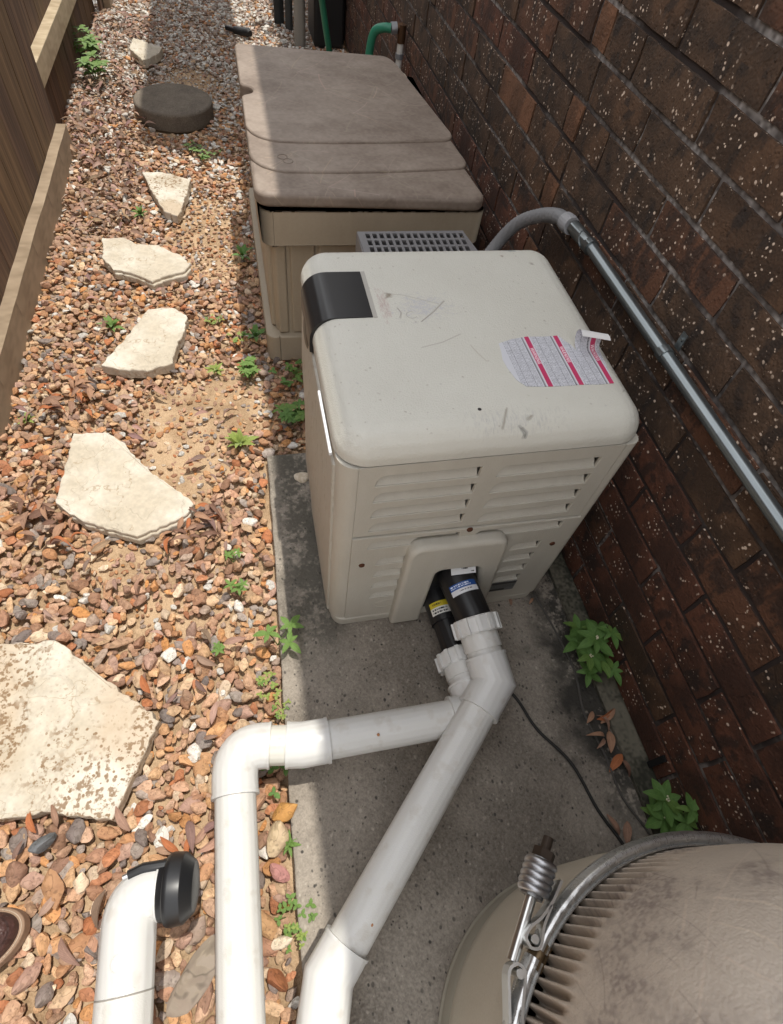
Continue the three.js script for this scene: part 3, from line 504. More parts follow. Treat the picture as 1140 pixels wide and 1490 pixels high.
  for (let k = 0; k < 260; k++) { const cx = 0.222 + (q() - 0.5) * 0.016, cz = -0.815 + (q() + q() - 1) * 0.05; line([[cx, cz], [cx + (q() - 0.5) * 0.006, cz + 0.01 * q()]], 1.5, 0.07); }
  for (let k = 0; k < 420; k++) { const cx = 0.37 + (q() + q() - 1) * 0.1, cz = -0.53 + (q() + q() - 1) * 0.03; line([[cx, cz], [cx + 0.002 * (q() - 0.5), cz + 0.012 * q()]], 1.5, 0.05, '120,92,66'); }
  for (let k = 0; k < 160; k++) line([[q() * 0.5 + 0.1, -0.5 - q() * 0.5]], 1 + q() * 1.6, 0.12 + 0.3 * q());
  for (let k = 0; k < 160; k++) { const x = q() * 0.5 + 0.1, z = -0.5 - q() * 0.5; line([[x, z], [x + 0.001, z + 0.001]], 1 + q() * 1.8, 0.1 + 0.28 * q()); }
  line([[0.235, -0.838], [0.2362, -0.8375]], 8, 0.55); line([[0.233, -0.845], [0.238, -0.835], [0.23, -0.83]], 5, 0.25);
  c.strokeStyle = 'rgba(110,102,92,0.45)'; c.lineWidth = 2; c.beginPath(); c.arc(...px(0.264, -0.783), 16, 0.6, 5.2); c.stroke();
  c.fillStyle = 'rgba(24,20,18,0.95)'; c.beginPath(); c.arc(...px(0.318, -0.556), 5.5, 0, 7); c.fill();
  const ct = new THREE.CanvasTexture(cv); ct.colorSpace = THREE.SRGBColorSpace; ct.wrapS = ct.wrapT = THREE.RepeatWrapping; ct.repeat.set(1 / 0.56, -1 / 0.56); ct.offset.set(-0.06 / 0.56, 1 - 1.03 / 0.56);
  const capM = std({ map: ct, roughness: 0.55, bumpMap: fineBump, bumpScale: 0.0006 });
  mesh('cap', capLoft(0.0955, -1.002, 0.599, -0.5015, 0.05, 0.5605, 0.606, 0.044), capM, g);
  mesh('cap_seam', boxUV(slab(rounded(0.112, -0.98, 0.580, -0.518, 0.03), 0.5562, 0.5603)), shell, g);
  // black cover wrapped over the left edge of the cap
  { const prof = [[0.1965, 0.6075], [0.136, 0.6077]]; for (let i = 1; i <= 10; i++) { const a = Math.PI / 2 + i / 10 * Math.PI / 2; prof.push([0.1325 + Math.cos(a) * 0.042, 0.5655 + Math.sin(a) * 0.042]); } prof.push([0.0905, 0.54]);
    const o = new THREE.Shape(); prof.forEach((p, i) => i ? o.lineTo(...p) : o.moveTo(...p)); [...prof].reverse().forEach(([x, y]) => o.lineTo(x + (y > 0.6 ? 0 : 0.006), y - (y > 0.6 ? 0.006 : 0.002)));
    const e = new THREE.ExtrudeGeometry(o, { depth: 0.128, bevelEnabled: false }); e.translate(0, 0, -0.908); mesh('control_cover', toCreasedNormals(e, 0.5), black, g);
    mesh('cover_trim', box(0.1972, 0.2045, 0.600, 0.6068, -0.909, -0.779), std({ color: col(0.42, 0.40, 0.36), roughness: 0.6 }), g);
    const hd = new THREE.SphereGeometry(1, 20, 12); hd.scale(0.006, 0.035, 0.028); hd.translate(0.094, 0.53, -0.85); mesh('latch_recess', hd, black, g); }
  mesh('trim_strip', box(0.0895, 0.0945, 0.546, 0.554, -0.672, -0.540, 0.002), std({ color: col(0.72, 0.74, 0.76), roughness: 0.35 }), g);
  { const so = new THREE.Shape(); [[0.531, 0.022], [0.531, 0.535], [0.93, 0.535], [0.955, 0.39], [0.88, 0.16], [0.80, 0.024]].forEach(([a, b], i) => i ? so.lineTo(a, b) : so.moveTo(a, b)); const sg = new THREE.ExtrudeGeometry(so, { depth: 0.010, bevelEnabled: true, bevelSize: 0.005, bevelOffset: -0.005, bevelThickness: 0.005, bevelSegments: 3 }); sg.rotateY(Math.PI / 2); sg.translate(0.0985, 0, 0); const pm = boxUV(sg); const dm = spots(90, 950, 5, 8, 256, 256); mesh('side_panel', pm, std({ map: GRIME(955, 0.93), roughness: 0.6, bumpMap: tex(256, 256, (u, v, k) => 1 - dm[k], { data: 1, rep: [2.5, 2.5] }), bumpScale: 0.003 }), g); }
  // vent grille behind the cap
  { const gm = std({ color: col(0.21, 0.205, 0.21), roughness: 0.5, metalness: 0.2 }), fr = new THREE.Shape(), gx0 = 0.237, gx1 = 0.468; fr.moveTo(gx0, 1.0); fr.lineTo(gx1 + 0.02, 1.0); fr.lineTo(gx1, 1.136); fr.lineTo(gx0 - 0.004, 1.134);
    for (const zz of [1.117, 1.092, 1.067, 1.042, 1.017]) for (let i = 0; i < 15; i++) { const x = gx0 + 0.012 + i * 0.0147, h = new THREE.Path(); h.moveTo(x, zz - 0.009); h.lineTo(x + 0.0092, zz - 0.009); h.lineTo(x + 0.0092, zz + 0.009); h.lineTo(x, zz + 0.009); h.lineTo(x, zz - 0.009); fr.holes.push(h); }
    const e = slab(fr, 0.548, 0.552); mesh('vent_grille', boxUV(e), gm, g); mesh('vent_box', box(gx0 - 0.002, gx1, 0.3, 0.42, -1.132, -1.003), gm, g);
    mesh('vent_side', merge([box(gx0 - 0.004, gx0 - 0.001, 0.3, 0.5478, -1.134, -1.004), box(gx1 + 0.001, gx1 + 0.004, 0.3, 0.5478, -1.13, -1.004), box(gx0 - 0.004, gx1, 0.3, 0.5478, -1.1375, -1.1345)]), gm, g); }
  // data plate
  { const k = document.createElement('canvas'); k.width = 256; k.height = 176; const d = k.getContext('2d'); d.fillStyle = '#6f7274'; d.fillRect(0, 0, 256, 176); d.fillStyle = '#202122'; d.fillRect(6, 6, 244, 34); d.fillRect(10, 130, 150, 38); for (let i = 0; i < 6; i++) { d.fillStyle = '#2b2c2d'; for (let x = 10; x < 240; x += 5 + q() * 12) d.fillRect(x, 50 + i * 13, 3 + q() * 8, 5); }
    const t = new THREE.CanvasTexture(k); t.colorSpace = THREE.SRGBColorSpace; const pl = new THREE.BoxGeometry(0.060, 0.041, 0.0012); pl.translate(0.486, 0.087, ZP + 0.0012); mesh('data_plate', pl, std({ map: t, roughness: 0.4, metalness: 0.3 }), g); }
  // torn warning label with its curled corner
  { const k = document.createElement('canvas'); k.width = 1024; k.height = 720; const d = k.getContext('2d'); d.fillStyle = '#cfd0d6'; d.fillRect(0, 0, 1024, 720);
    for (let b = -1; b < 3; b++) { const bx = 330 + b * 296; for (let y = 8; y < 716; y += 7 + q() * 7) for (let cx = bx + 62; cx < bx + 252; cx += 13) { if (q() < 0.9) { d.fillStyle = `rgba(70,72,84,${0.35 + 0.4 * q()})`; d.fillRect(cx, y, 5.5, 4 + q() * 6); } }
      d.fillStyle = 'rgba(60,60,70,0.7)'; d.fillRect(bx + 112, 0, 3, 720); d.fillRect(bx + 196, 0, 3, 720);
      for (let y = 20; y < 700; y += 15) { d.fillStyle = 'rgba(30,30,36,0.75)'; d.fillRect(bx - 34, y, 17, 10); }
      if (b < 0) continue; d.fillStyle = '#c23c66'; d.fillRect(bx, 0, 46, 720); d.save(); d.translate(bx + 36, 300); d.rotate(Math.PI / 2); d.fillStyle = '#f4dfe6'; d.font = 'bold 46px sans-serif'; d.translate(-160, 0); d.fillText('\u25B2 WARNING', 0, 28); d.restore(); }
    const t = new THREE.CanvasTexture(k); t.colorSpace = THREE.SRGBColorSpace; t.wrapS = t.wrapT = THREE.RepeatWrapping;
    const lm = std({ map: t, roughness: 0.5 }), edge = [[0.395, -0.700], [0.420, -0.7085], [0.449, -0.7135], [0.480, -0.7115], [0.508, -0.7125], [0.514, -0.698], [0.521, -0.688], [0.526, -0.671], [0.534, -0.6725], [0.5675, -0.6675], [0.565, -0.640], [0.560, -0.610], [0.5595, -0.591], [0.53, -0.5905], [0.50, -0.5925], [0.47, -0.592], [0.43, -0.594], [0.407, -0.597], [0.396, -0.612], [0.391, -0.640], [0.389, -0.66], [0.393, -0.68]];
    const o = new THREE.Shape(); edge.forEach(([x, z], i) => { const j = hsh(i, 3, 3) * 0.0015; i ? o.lineTo(x + j, -z) : o.moveTo(x + j, -z); });
    const e = slab(o, 0.6062, 0.6069), p = e.attributes.position, uv = e.attributes.uv, put = (i, x, z) => uv.setXY(i, (x - 0.385) / 0.185, 1 - (z + 0.715) / 0.128); for (let i = 0; i < p.count; i++) put(i, p.getX(i), p.getZ(i));
    const L = mesh('warning_label', e, lm, g);
    const prof = [[0, 0.0003], [-0.006, 0.0025], [-0.012, 0.009], [-0.0155, 0.0175], [-0.0165, 0.026], [-0.0145, 0.0325], [-0.0095, 0.0362], [-0.003, 0.0358], [0.002, 0.0325]], P = [], U = [], I = [], sag = 0.012;
    let len = 0; prof.forEach(([dz, dy], j) => { if (j) len += Math.hypot(dz - prof[j - 1][0], dy - prof[j - 1][1]); for (let a = 0; a <= 8; a++) { const f = a / 8, x = mix(0.5265 - 0.004 * Math.min(1, len / 0.03), 0.5675 + 0.0005 * j, f); P.push(x, 0.6066 + dy * (1 - 0.12 * f), -0.6715 + 0.004 * f + dz + sag * f * Math.min(1, len / 0.04) * 0.5); U.push((x - 0.385) / 0.185, 1 - (-0.6715 - len + 0.715) / 0.128); } });
    for (let j = 0; j < prof.length - 1; j++) for (let a = 0; a < 8; a++) { const k0 = j * 9 + a; I.push(k0, k0 + 1, k0 + 9, k0 + 9, k0 + 1, k0 + 10); }
    const fg = new THREE.BufferGeometry(); fg.setAttribute('position', new THREE.Float32BufferAttribute(P, 3)); fg.setAttribute('uv', new THREE.Float32BufferAttribute(U, 2)); fg.setIndex(I); fg.computeVertexNormals();
    const fm = lm.clone(); fm.side = THREE.DoubleSide; mesh('curled_corner', fg, fm, L);
    const bk = fg.clone(), bp = bk.attributes.position, bn = bk.attributes.normal; for (let i = 0; i < bp.count; i++) bp.setXYZ(i, bp.getX(i) - bn.getX(i) * 0.0006, bp.getY(i) - bn.getY(i) * 0.0006, bp.getZ(i) - bn.getZ(i) * 0.0006);
    const sgn = bn.getZ(40) > 0 ? 1 : 1; mesh('paper_back', bk, std({ color: col(0.72, 0.71, 0.70), roughness: 0.8, side: THREE.DoubleSide }), L); }
  // black manifold with two outlets
  const man = mesh('manifold', merge([box(0.283, 0.448, 0.014, 0.236, ZF - 0.038, ZF - 0.012, 0.008), box(0.30, 0.412, 0.03, 0.215, ZF - 0.011, ZF + 0.004, 0.008), pathTube([[0.350, 0.186, -0.50], [0.3660, 0.179, -0.395]], [0.0375, 0.0355], 36), pathTube([[0.327, 0.095, -0.50], [0.332, 0.094, -0.43], [0.332, 0.094, -0.43], [0.3375, 0.0932, -0.352]], [0.0315, 0.0310, 0.027, 0.027], 36)]), std({ color: col(0.010, 0.010, 0.011), roughness: 0.42 }), g);
  const sticker = (draw) => { const k = document.createElement('canvas'); k.width = 256; k.height = 96; const d = k.getContext('2d'); draw(d); const t = new THREE.CanvasTexture(k); t.colorSpace = THREE.SRGBColorSpace; return std({ map: t, roughness: 0.45 }); };
  function wrap(name, a, b, r, t0, t1, w, off, mat) { // a sticker bent round a tube that runs a -> b
    const A = V(...a), d = V(...b).sub(A).normalize(), u = V(0, 1, 0).cross(d).normalize(), v = d.clone().cross(u), P = [], U = [], I = [], n = 14;
    for (let j = 0; j <= 1; j++) for (let i = 0; i <= n; i++) { const th = mix(t0, t1, i / n), q3 = A.clone().addScaledVector(d, off + j * w).addScaledVector(u, Math.cos(th) * r).addScaledVector(v, Math.sin(th) * r); P.push(q3.x, q3.y, q3.z); U.push(i / n, 1 - j); }
    for (let i = 0; i < n; i++) I.push(i, i + 1, i + n + 1, i + n + 1, i + 1, i + n + 2);
    const e = new THREE.BufferGeometry(); e.setAttribute('position', new THREE.Float32BufferAttribute(P, 3)); e.setAttribute('uv', new THREE.Float32BufferAttribute(U, 2)); e.setIndex(I); e.computeVertexNormals(); mat.side = THREE.DoubleSide; mesh(name, e, mat, man); }
  const scrawl = (d, x, y, n, h) => { for (let i = 0; i < n; i++) { d.fillRect(x, y, 4 + q() * 9, h); x += 8 + q() * 10; } };
  wrap('blue_sticker', [0.350, 0.186, -0.50], [0.3660, 0.179, -0.395], 0.0380, 2.55, 0.95, 0.023, 0.036, sticker(d => { d.fillStyle = '#d8dade'; d.fillRect(0, 0, 256, 96); d.fillStyle = '#1f4f96'; d.fillRect(0, 0, 256, 50); d.fillStyle = '#dfe6f2'; scrawl(d, 12, 10, 14, 12); scrawl(d, 12, 28, 15, 10); d.fillStyle = '#555'; scrawl(d, 80, 66, 9, 8); }));
  wrap('yellow_sticker', [0.327, 0.095, -0.50], [0.332, 0.094, -0.43], 0.0323, 2.6, 1.0, 0.028, 0.030, sticker(d => { d.fillStyle = '#d9d8d2'; d.fillRect(0, 0, 256, 96); d.fillStyle = '#c9b62b'; d.fillRect(0, 0, 256, 42); d.fillStyle = '#3c3718'; scrawl(d, 40, 12, 8, 14); d.fillStyle = '#222'; scrawl(d, 20, 52, 14, 12); scrawl(d, 20, 74, 14, 12); }));
  { const b = new THREE.BoxGeometry(0.052, 0.001, 0.018); b.rotateX(0.75); b.rotateZ(-0.02); b.translate(0.357, 0.2275, ZF + 0.020); mesh('white_sticker', b, sticker(d => { d.fillStyle = '#dddfe0'; d.fillRect(0, 0, 256, 96); d.fillStyle = '#333'; scrawl(d, 110, 24, 6, 18); scrawl(d, 205, 66, 3, 10); }), man); }
}

// ------------------------------------------------------------------ white pipes
const pvcMap = tex(512, 512, (u, v) => { const a = fb(u, v, 4, 6, 1001), s = fb(u, v * 0.3, 20, 4, 1002), d = sm(0.60, 0.8, fb(u, v, 18, 5, 1003)); return mix3(mix3([0.585, 0.575, 0.54], [0.665, 0.66, 0.635], 0.6 * a + 0.4 * s), [0.45, 0.40, 0.33], 0.30 * d); }, { rep: [2.5, 2.5] });
const pvc = std({ map: pvcMap, roughness: 0.42, bumpMap: fineBump, bumpScale: 0.0002 }), pvcFit = std({ map: (() => { const t = pvcMap.clone(); t.offset.set(0.3, 0.4); t.needsUpdate = true; return t; })(), color: col(1.0, 1.005, 1.02), roughness: 0.36 });
const ledgeR = 0.0045;
function fitting(pts, r, lip = 0.004) { // a socket fitting: hub with a thicker rim at both ends
  const n = pts.length, a = V(...pts[0]), b = V(...pts[1]), y = V(...pts[n - 2]), z = V(...pts[n - 1]);
  const a2 = a.clone().lerp(b, Math.min(0.45, 0.005 / a.distanceTo(b))).toArray(), z2 = z.clone().lerp(y, Math.min(0.45, 0.005 / z.distanceTo(y))).toArray();
  return pathTube([pts[0], pts[0], a2, a2, ...pts.slice(1, -1), z2, z2, pts[n - 1], pts[n - 1]], [r - lip * 2, r + 0.0012, r + 0.0012, r, ...pts.slice(1, -1).map(() => r), r, r + 0.0012, r + 0.0012, r - lip * 2], 44, true, 0.5);
}
function unionNut(name, parent, a, b, r) { // ribbed union nut on the axis a -> b
  const A = V(...a), B = V(...b), d = B.clone().sub(A), L = d.length(); d.normalize();
  const at = t => A.clone().addScaledVector(d, t).toArray(), parts = [pathTube([at(0), at(0), at(0.003), at(L - 0.004), at(L), at(L)], [r - 0.006, r - 0.002, r, r, r - 0.0025, r - 0.016], 40, true, 0.5)];
  const qd = new THREE.Quaternion().setFromUnitVectors(V(0, 0, 1), d);
  for (let i = 0; i < 12; i++) { const th = i / 12 * Math.PI * 2 + 0.2, bx = new THREE.BoxGeometry(0.0075, 0.006, L * 0.94); bx.translate(0, r + 0.0008, L / 2); bx.rotateZ(th); bx.applyQuaternion(qd); bx.translate(...a); parts.push(bx); }
  mesh(name, merge(parts), pvcFit, parent);
}
{ // upper outlet: short stub, 45 degree elbow, long pipe slanting over the pad, elbow at the photo's bottom edge
  const g = thing('pool_pipe', 'white pipe run slanting from the upper heater outlet across the pad', 'pipe');
  const A = [0.3655, 0.179, -0.398], E = [0.3765, 0.150, -0.2745], D = [0.0075, 0.080, 0.098], D2 = [-0.126, 0.079, 0.52];
  const t = (p, q, k) => p.map((v, i) => mix(v, q[i], k));
  unionNut('union_nut', g, A, t(A, E, 0.26), 0.0445);
  mesh('stub', pathTube([t(A, E, 0.2), t(A, E, 0.5), t(A, E, 0.5), t(A, E, 0.72)], [0.0372, 0.0372, 0.0342, 0.0342]), pvc, g);
  mesh('elbow', fitting([t(A, E, 0.58), E, t(E, D, 0.118)], 0.0392), pvcFit, g);
  mesh('pipe', pathTube([t(E, D, 0.09), t(E, D, 0.93)], 0.0342, 44), pvc, g);
  mesh('elbow', fitting([t(E, D, 0.905), D, t(D, D2, 0.15)], 0.0392), pvcFit, g);
  mesh('pipe', pathTube([t(D, D2, 0.12), D2], 0.0342, 44), pvc, g);
  const nail = new THREE.SphereGeometry(1, 10, 8); for (const [k, up] of [[0.845, 0.0352]]) { const p = t(E, D, k), n = nail.clone(); n.scale(0.0032, 0.0022, 0.0045); n.translate(0.0805, 0.1205, 0.0455); mesh('rust_spot', n, std({ color: col(0.42, 0.20, 0.09), roughness: 0.9 }), g); }
}
{ // lower outlet: elbow, pipe across the pad, bent coupling, elbow, pipe along the gravel towards the camera
  const g = thing('pool_pipe', 'white pipe run from the lower outlet bending along the gravel edge', 'pipe');
  const A = [0.3355, 0.0935, -0.372], C = [0.343, 0.104, -0.2345], M = [0.007, 0.110, -0.2365], K = [-0.1115, 0.112, -0.2555], F = [-0.1325, 0.112, 0.56];
  const t = (p, q, k) => p.map((v, i) => mix(v, q[i], k));
  unionNut('union_nut', g, [0.3362, 0.0933, -0.363], [0.3380, 0.095, -0.3315], 0.0425);
  mesh('stub', pathTube([t(A, C, 0.25), t(A, C, 0.47), t(A, C, 0.47), t(A, C, 0.64)], [0.0362, 0.0362, 0.0335, 0.0335]), pvc, g);
  mesh('elbow', fitting([t(A, C, 0.56), ...arcPts(t(A, C, 0.6), C, t(C, M, 0.12), 0.035).slice(1, -1), t(C, M, 0.165)], 0.0390), pvcFit, g);
  mesh('pipe', pathTube([t(C, M, 0.13), t(C, M, 0.90)], 0.0340, 44), pvc, g);
  const nail = new THREE.SphereGeometry(0.0028, 10, 8); nail.translate(0.1413, 0.1405, -0.2225); mesh('rust_spot', nail, std({ color: col(0.42, 0.20, 0.09), roughness: 0.9 }), g);
  mesh('coupling', fitting([t(C, M, 0.858), M, t(M, K, 0.24)], 0.0393), pvcFit, g);
  mesh('pipe', pathTube([t(M, K, 0.15), t(M, K, 0.75)], 0.0340, 44), std({ map: pvcMap, color: col(1, 0.985, 0.93), roughness: 0.4 }), g);
  mesh('elbow', fitting([t(M, K, 0.47), ...arcPts(t(M, K, 0.5), K, t(K, F, 0.1), 0.055, 12).slice(1, -1), t(K, F, 0.102)], 0.0390), pvcFit, g);
  mesh('pipe', pathTube([t(K, F, 0.085), F], 0.0342, 44), pvc, g);
}
const font = await new FontLoader().loadAsync('fonts/droid/droid_sans_regular.typeface.json');
{ // short drain pipe whose elbow ends in a black rubber cap
  const g = thing('drain_pipe', 'short thick white pipe with an elbow ending in a black rubber cap', 'drain pipe');
  const F = [-0.269, 0.20, 0.5], K = [-0.2528, 0.20, -0.061], E = [-0.2135, 0.20, -0.0575];
  const t = (p, q, k) => p.map((v, i) => mix(v, q[i], k));
  const arc = arcPts(t(F, K, 0.9), K, t(K, E, 0.97), 0.039, 14);
  mesh('elbow', pathTube([t(F, K, 0.805), ...arc], 0.0358, 44, true, 0.5), pvcFit, g);
  mesh('pipe', pathTube([F, t(F, K, 0.803)], 0.0361, 44), pvc, g);
  mesh('elbow_rim', pathTube([t(K, E, 0.95), t(K, E, 0.97), t(K, E, 1.05)], [0.0372, 0.0378, 0.0372], 44), pvcFit, g);
  // rubber cap: a domed cup with a strap on its back side
  const rub = std({ color: col(0.012, 0.0125, 0.014), roughness: 0.36 }), d = V(...E).sub(V(...K)).normalize(), o = V(...E).addScaledVector(d, 0.001);
  const pr = [[0, 0], [0.0455, 0], [0.047, 0.002], [0.0475, 0.008], [0.0515, 0.0095], [0.0545, 0.012], [0.0555, 0.018], [0.0540, 0.034], [0.0530, 0.036], [0.0400, 0.050], [0.0370, 0.0515], [0.020, 0.0545], [0, 0.0555]].map(a => new THREE.Vector2(a[0] * 0.83, a[1] * 0.92));
  const lg = new THREE.LatheGeometry(pr, 48); lg.applyQuaternion(new THREE.Quaternion().setFromUnitVectors(V(0, 1, 0), d)); lg.translate(o.x, o.y, o.z); const cap = mesh('rubber_cap', lg, rub, g);
  mesh('strap', pathTube([[-0.200, 0.221, -0.0845], [-0.232, 0.222, -0.087], [-0.252, 0.222, -0.083]], [0.0085, 0.0078, 0.0065], 16), rub, g);
  mesh('strap_screw', pathTube([[-0.251, 0.222, -0.083], [-0.259, 0.222, -0.081]], 0.004, 14), std({ color: col(0.6, 0.6, 0.6), metalness: 1, roughness: 0.35 }), g);
  mesh('joint_line', pathTube([t(F, K, 0.8015), t(F, K, 0.8045)], 0.03625, 44), std({ color: col(0.30, 0.28, 0.25), roughness: 0.9 }), g);
  const P = t(F, K, 0.865), mk = [new THREE.TorusGeometry(0.0095, 0.0007, 6, 28)], tx = new TextGeometry('2', { font, size: 0.0105, depth: 0.001, curveSegments: 6 }); tx.translate(-0.004, -0.0052, -0.0004); mk.push(tx);
  const dia = [[0, 0.011], [0.019, 0], [0, -0.011], [-0.019, 0], [0, 0.011]].map(([x, y]) => [x, y - 0.030, 0]); mk.push(pathTube(dia, 0.0007, 6, false)); mk.push(pathTube([[-0.007, -0.030, 0], [0.007, -0.030, 0]], 0.0007, 6)); mk.push(pathTube([[0, -0.026, 0], [0, -0.034, 0]], 0.0007, 6));
  const mg = merge(mk), p = mg.attributes.position; for (let i = 0; i < p.count; i++) { const x = p.getX(i); p.setZ(i, p.getZ(i) - (0.0358 - Math.sqrt(0.0358 ** 2 - x * x))); }
  mg.rotateX(-Math.PI / 2); mg.rotateY(0.04); mg.translate(P[0] - 0.002, P[1] + 0.0358, P[2]); mg.computeVertexNormals(); mesh('embossed_mark', mg, pvcFit, g);
}

// ------------------------------------------------------------------ filter tank with its clamp band
{
  const CX = 0.388, CZ = 0.282, YR = 0.48, RR = 0.2655;
  const g = thing('filter_tank', 'large tan pool filter tank with metal clamp band at bottom right', 'filter tank', [CX, 0, CZ]);
  const lathe = (pr, n = 96) => new THREE.LatheGeometry(pr.map(a => new THREE.Vector2(...a)), n);
  const tank = tex(512, 512, (u, v) => { const a = fb(u, v, 4, 6, 1101), b = vn(u, v, 220, 1102), s = fb(u * 1, v * 0.3, 16, 4, 1103); return mix3([0.42, 0.375, 0.30], [0.56, 0.515, 0.425], 0.5 * a + 0.15 * b + 0.35 * s); }, { rep: [4, 1.2] });
  mesh('lower_shell', lathe([[0.20, 0.0], [0.232, 0.12], [0.246, 0.15], [0.2525, 0.2], [0.2565, 0.3], [0.257, 0.40], [0.2535, 0.462]]), std({ map: tank, roughness: 0.6, bumpMap: fineBump, bumpScale: 0.0006 }), g);
  mesh('foot', lathe([[0.12, 0.001], [0.229, 0.001], [0.2335, 0.006], [0.2395, 0.055], [0.2430, 0.0565], [0.2430, 0.061], [0.2385, 0.064], [0.242, 0.12], [0.234, 0.16], [0.2, 0.17]]), std({ map: tank, color: col(0.72, 0.74, 0.74), roughness: 0.7 }), g);
  // dome: ribbed rim, then a scratched crown
  const w = 1024, cn = document.createElement('canvas'); cn.width = cn.height = w; const c = cn.getContext('2d'), q = rng(1110);
  { const im = c.createImageData(w, w); for (let i = 0; i < w * w; i++) { const u = (i % w) / w, v = Math.floor(i / w) / w, a = fb(u, v, 5, 6, 1111), b = vn(u, v, 300, 1112), s = fb(u + 0.15 * a, v * 0.7, 12, 5, 1113), dk = sm(0.50, 0.66, fb(u, v, 7, 5, 1114)) * (0.25 + 0.75 * sm(0.3, 0.8, vn(u, v, 260, 1115) * 0.5 + 0.5 * fb(u, v, 60, 3, 1117)));
      let k = mix3([0.43, 0.36, 0.295], [0.64, 0.565, 0.475], 0.45 * a + 0.15 * b + 0.4 * s); k = mix3(k, [0.15, 0.115, 0.11], 0.62 * dk); for (let j = 0; j < 3; j++) im.data[i * 4 + j] = toS(k[j]); im.data[i * 4 + 3] = 255; } c.putImageData(im, 0, 0); }
  const M = (x, z) => [(x / 0.56 + 0.5) * w, (z / 0.56 + 0.5) * w];
  for (let k = 0; k < 340; k++) { const far = k > 140, x = far ? -0.19 + 0.30 * q() : (q() - 0.5) * 0.5, z = far ? -0.24 + 0.26 * q() : (q() - 0.5) * 0.5, a = 2.2 + (q() - 0.5) * 2.2, l = 0.006 + 0.055 * q() ** 2.5; c.strokeStyle = q() < 0.55 ? `rgba(205,188,168,${0.06 + 0.2 * q()})` : `rgba(78,62,58,${0.06 + 0.14 * q()})`; c.lineWidth = 0.7 + 1.3 * q(); c.beginPath(); c.moveTo(...M(x, z)); c.quadraticCurveTo(...M(x + Math.cos(a) * l * 0.5 + (q() - 0.5) * 0.008, z + Math.sin(a) * l * 0.5), ...M(x + Math.cos(a) * l, z + Math.sin(a) * l)); c.stroke(); }
  const scr = (P, lw, al) => { c.strokeStyle = `rgba(214,198,180,${al})`; c.lineWidth = lw; c.beginPath(); P.forEach((p, i) => c[i ? 'lineTo' : 'moveTo'](...M(p[0] - CX, p[1] - CZ))); c.stroke(); };
  scr([[0.335, 0.13], [0.35, 0.145], [0.36, 0.165], [0.362, 0.19]], 3, 0.6); scr([[0.327, 0.145], [0.338, 0.16], [0.345, 0.19]], 2.2, 0.45); scr([[0.318, 0.16], [0.328, 0.175], [0.334, 0.195]], 2, 0.4); scr([[0.30, 0.17], [0.325, 0.14], [0.36, 0.115], [0.39, 0.10]], 2.5, 0.3); scr([[0.285, 0.19], [0.305, 0.165]], 2.5, 0.28); scr([[0.325, 0.12], [0.31, 0.14]], 3, 0.35);
  const dt = new THREE.CanvasTexture(cn); dt.colorSpace = THREE.SRGBColorSpace; dt.wrapS = dt.wrapT = THREE.RepeatWrapping; dt.repeat.set(1 / 0.56, -1 / 0.56); dt.offset.set(0.5, 0.5);
  const prof = [[0.2525, 0.470], [0.2500, 0.478], [0.2492, 0.488], [0.2488, 0.497], [0.2485, 0.506], [0.2483, 0.515], [0.2481, 0.524], [0.2479, 0.533], [0.2475, 0.545], [0.2472, 0.556], [0.2468, 0.568], [0.2460, 0.582], [0.2450, 0.60], [0.2405, 0.645], [0.2325, 0.685], [0.219, 0.722], [0.198, 0.755], [0.168, 0.784], [0.13, 0.807], [0.088, 0.822], [0.04, 0.831], [0.0005, 0.833]], NR = 138, SEG = NR * 8, P = [], U = [], I = []; const arcs = prof.map(() => 0); for (let j = prof.length - 2; j >= 0; j--) arcs[j] = arcs[j + 1] + Math.hypot(prof[j][0] - prof[j + 1][0], prof[j][1] - prof[j + 1][1]);
  prof.forEach(([r, y], j) => { const f = y < 0.482 ? 1 : sm(0.590, 0.500, y); for (let i = 0; i <= SEG; i++) { const th = i / SEG * Math.PI * 2, ph = (i / 8) % 1, gr = sm(0.42, 0.14, Math.abs(ph - 0.5)), jit = 0.6 + 0.8 * hsh(Math.floor(i / 8), 4, 4), rad = r - 0.017 * gr * Math.min(1, f * jit); const x = Math.cos(th) * rad, z = Math.sin(th) * rad, ro = arcs[j] * 0.275 / arcs[0]; P.push(x, y, z); U.push(Math.cos(th) * ro, Math.sin(th) * ro); } });
  for (let j = 0; j < prof.length - 1; j++) for (let i = 0; i < SEG; i++) { const a = j * (SEG + 1) + i, b = a + SEG + 1; I.push(a, b, a + 1, b, b + 1, a + 1); }
  const dg = new THREE.BufferGeometry(); dg.setAttribute('position', new THREE.Float32BufferAttribute(P, 3)); dg.setAttribute('uv', new THREE.Float32BufferAttribute(U, 2)); dg.setIndex(I); dg.computeVertexNormals();
  mesh('dome', dg, std({ map: dt, roughness: 0.62, bumpMap: fineBump, bumpScale: 0.0006 }), g);
  // clamp band: rolled steel with a narrow inner lip, open where the bolt draws it together
  const brushed = tex(256, 256, (u, v) => { const a = vn(u, v * 0.05, 200, 1121), b = fb(u, v, 10, 4, 1122); return 0.22 + 0.12 * a + 0.12 * b; }, { data: 1, rep: [6, 1] });
  const steelMap = tex(256, 256, (u, v) => { const s = sm(0.62, 0.78, fb(u, v, 30, 4, 1124)), k = 0.55 + 0.12 * fb(u, v, 8, 3, 1125); return mix3([k, k, k * 0.98], [0.2, 0.18, 0.16], s * 0.35); }, { rep: [5, 1] });
  const steel = std({ map: steelMap, metalness: 0.85, roughness: 0.9, roughnessMap: brushed });
  const gap = Math.atan2(0.094 - CZ, 0.219 - CX), band = [];
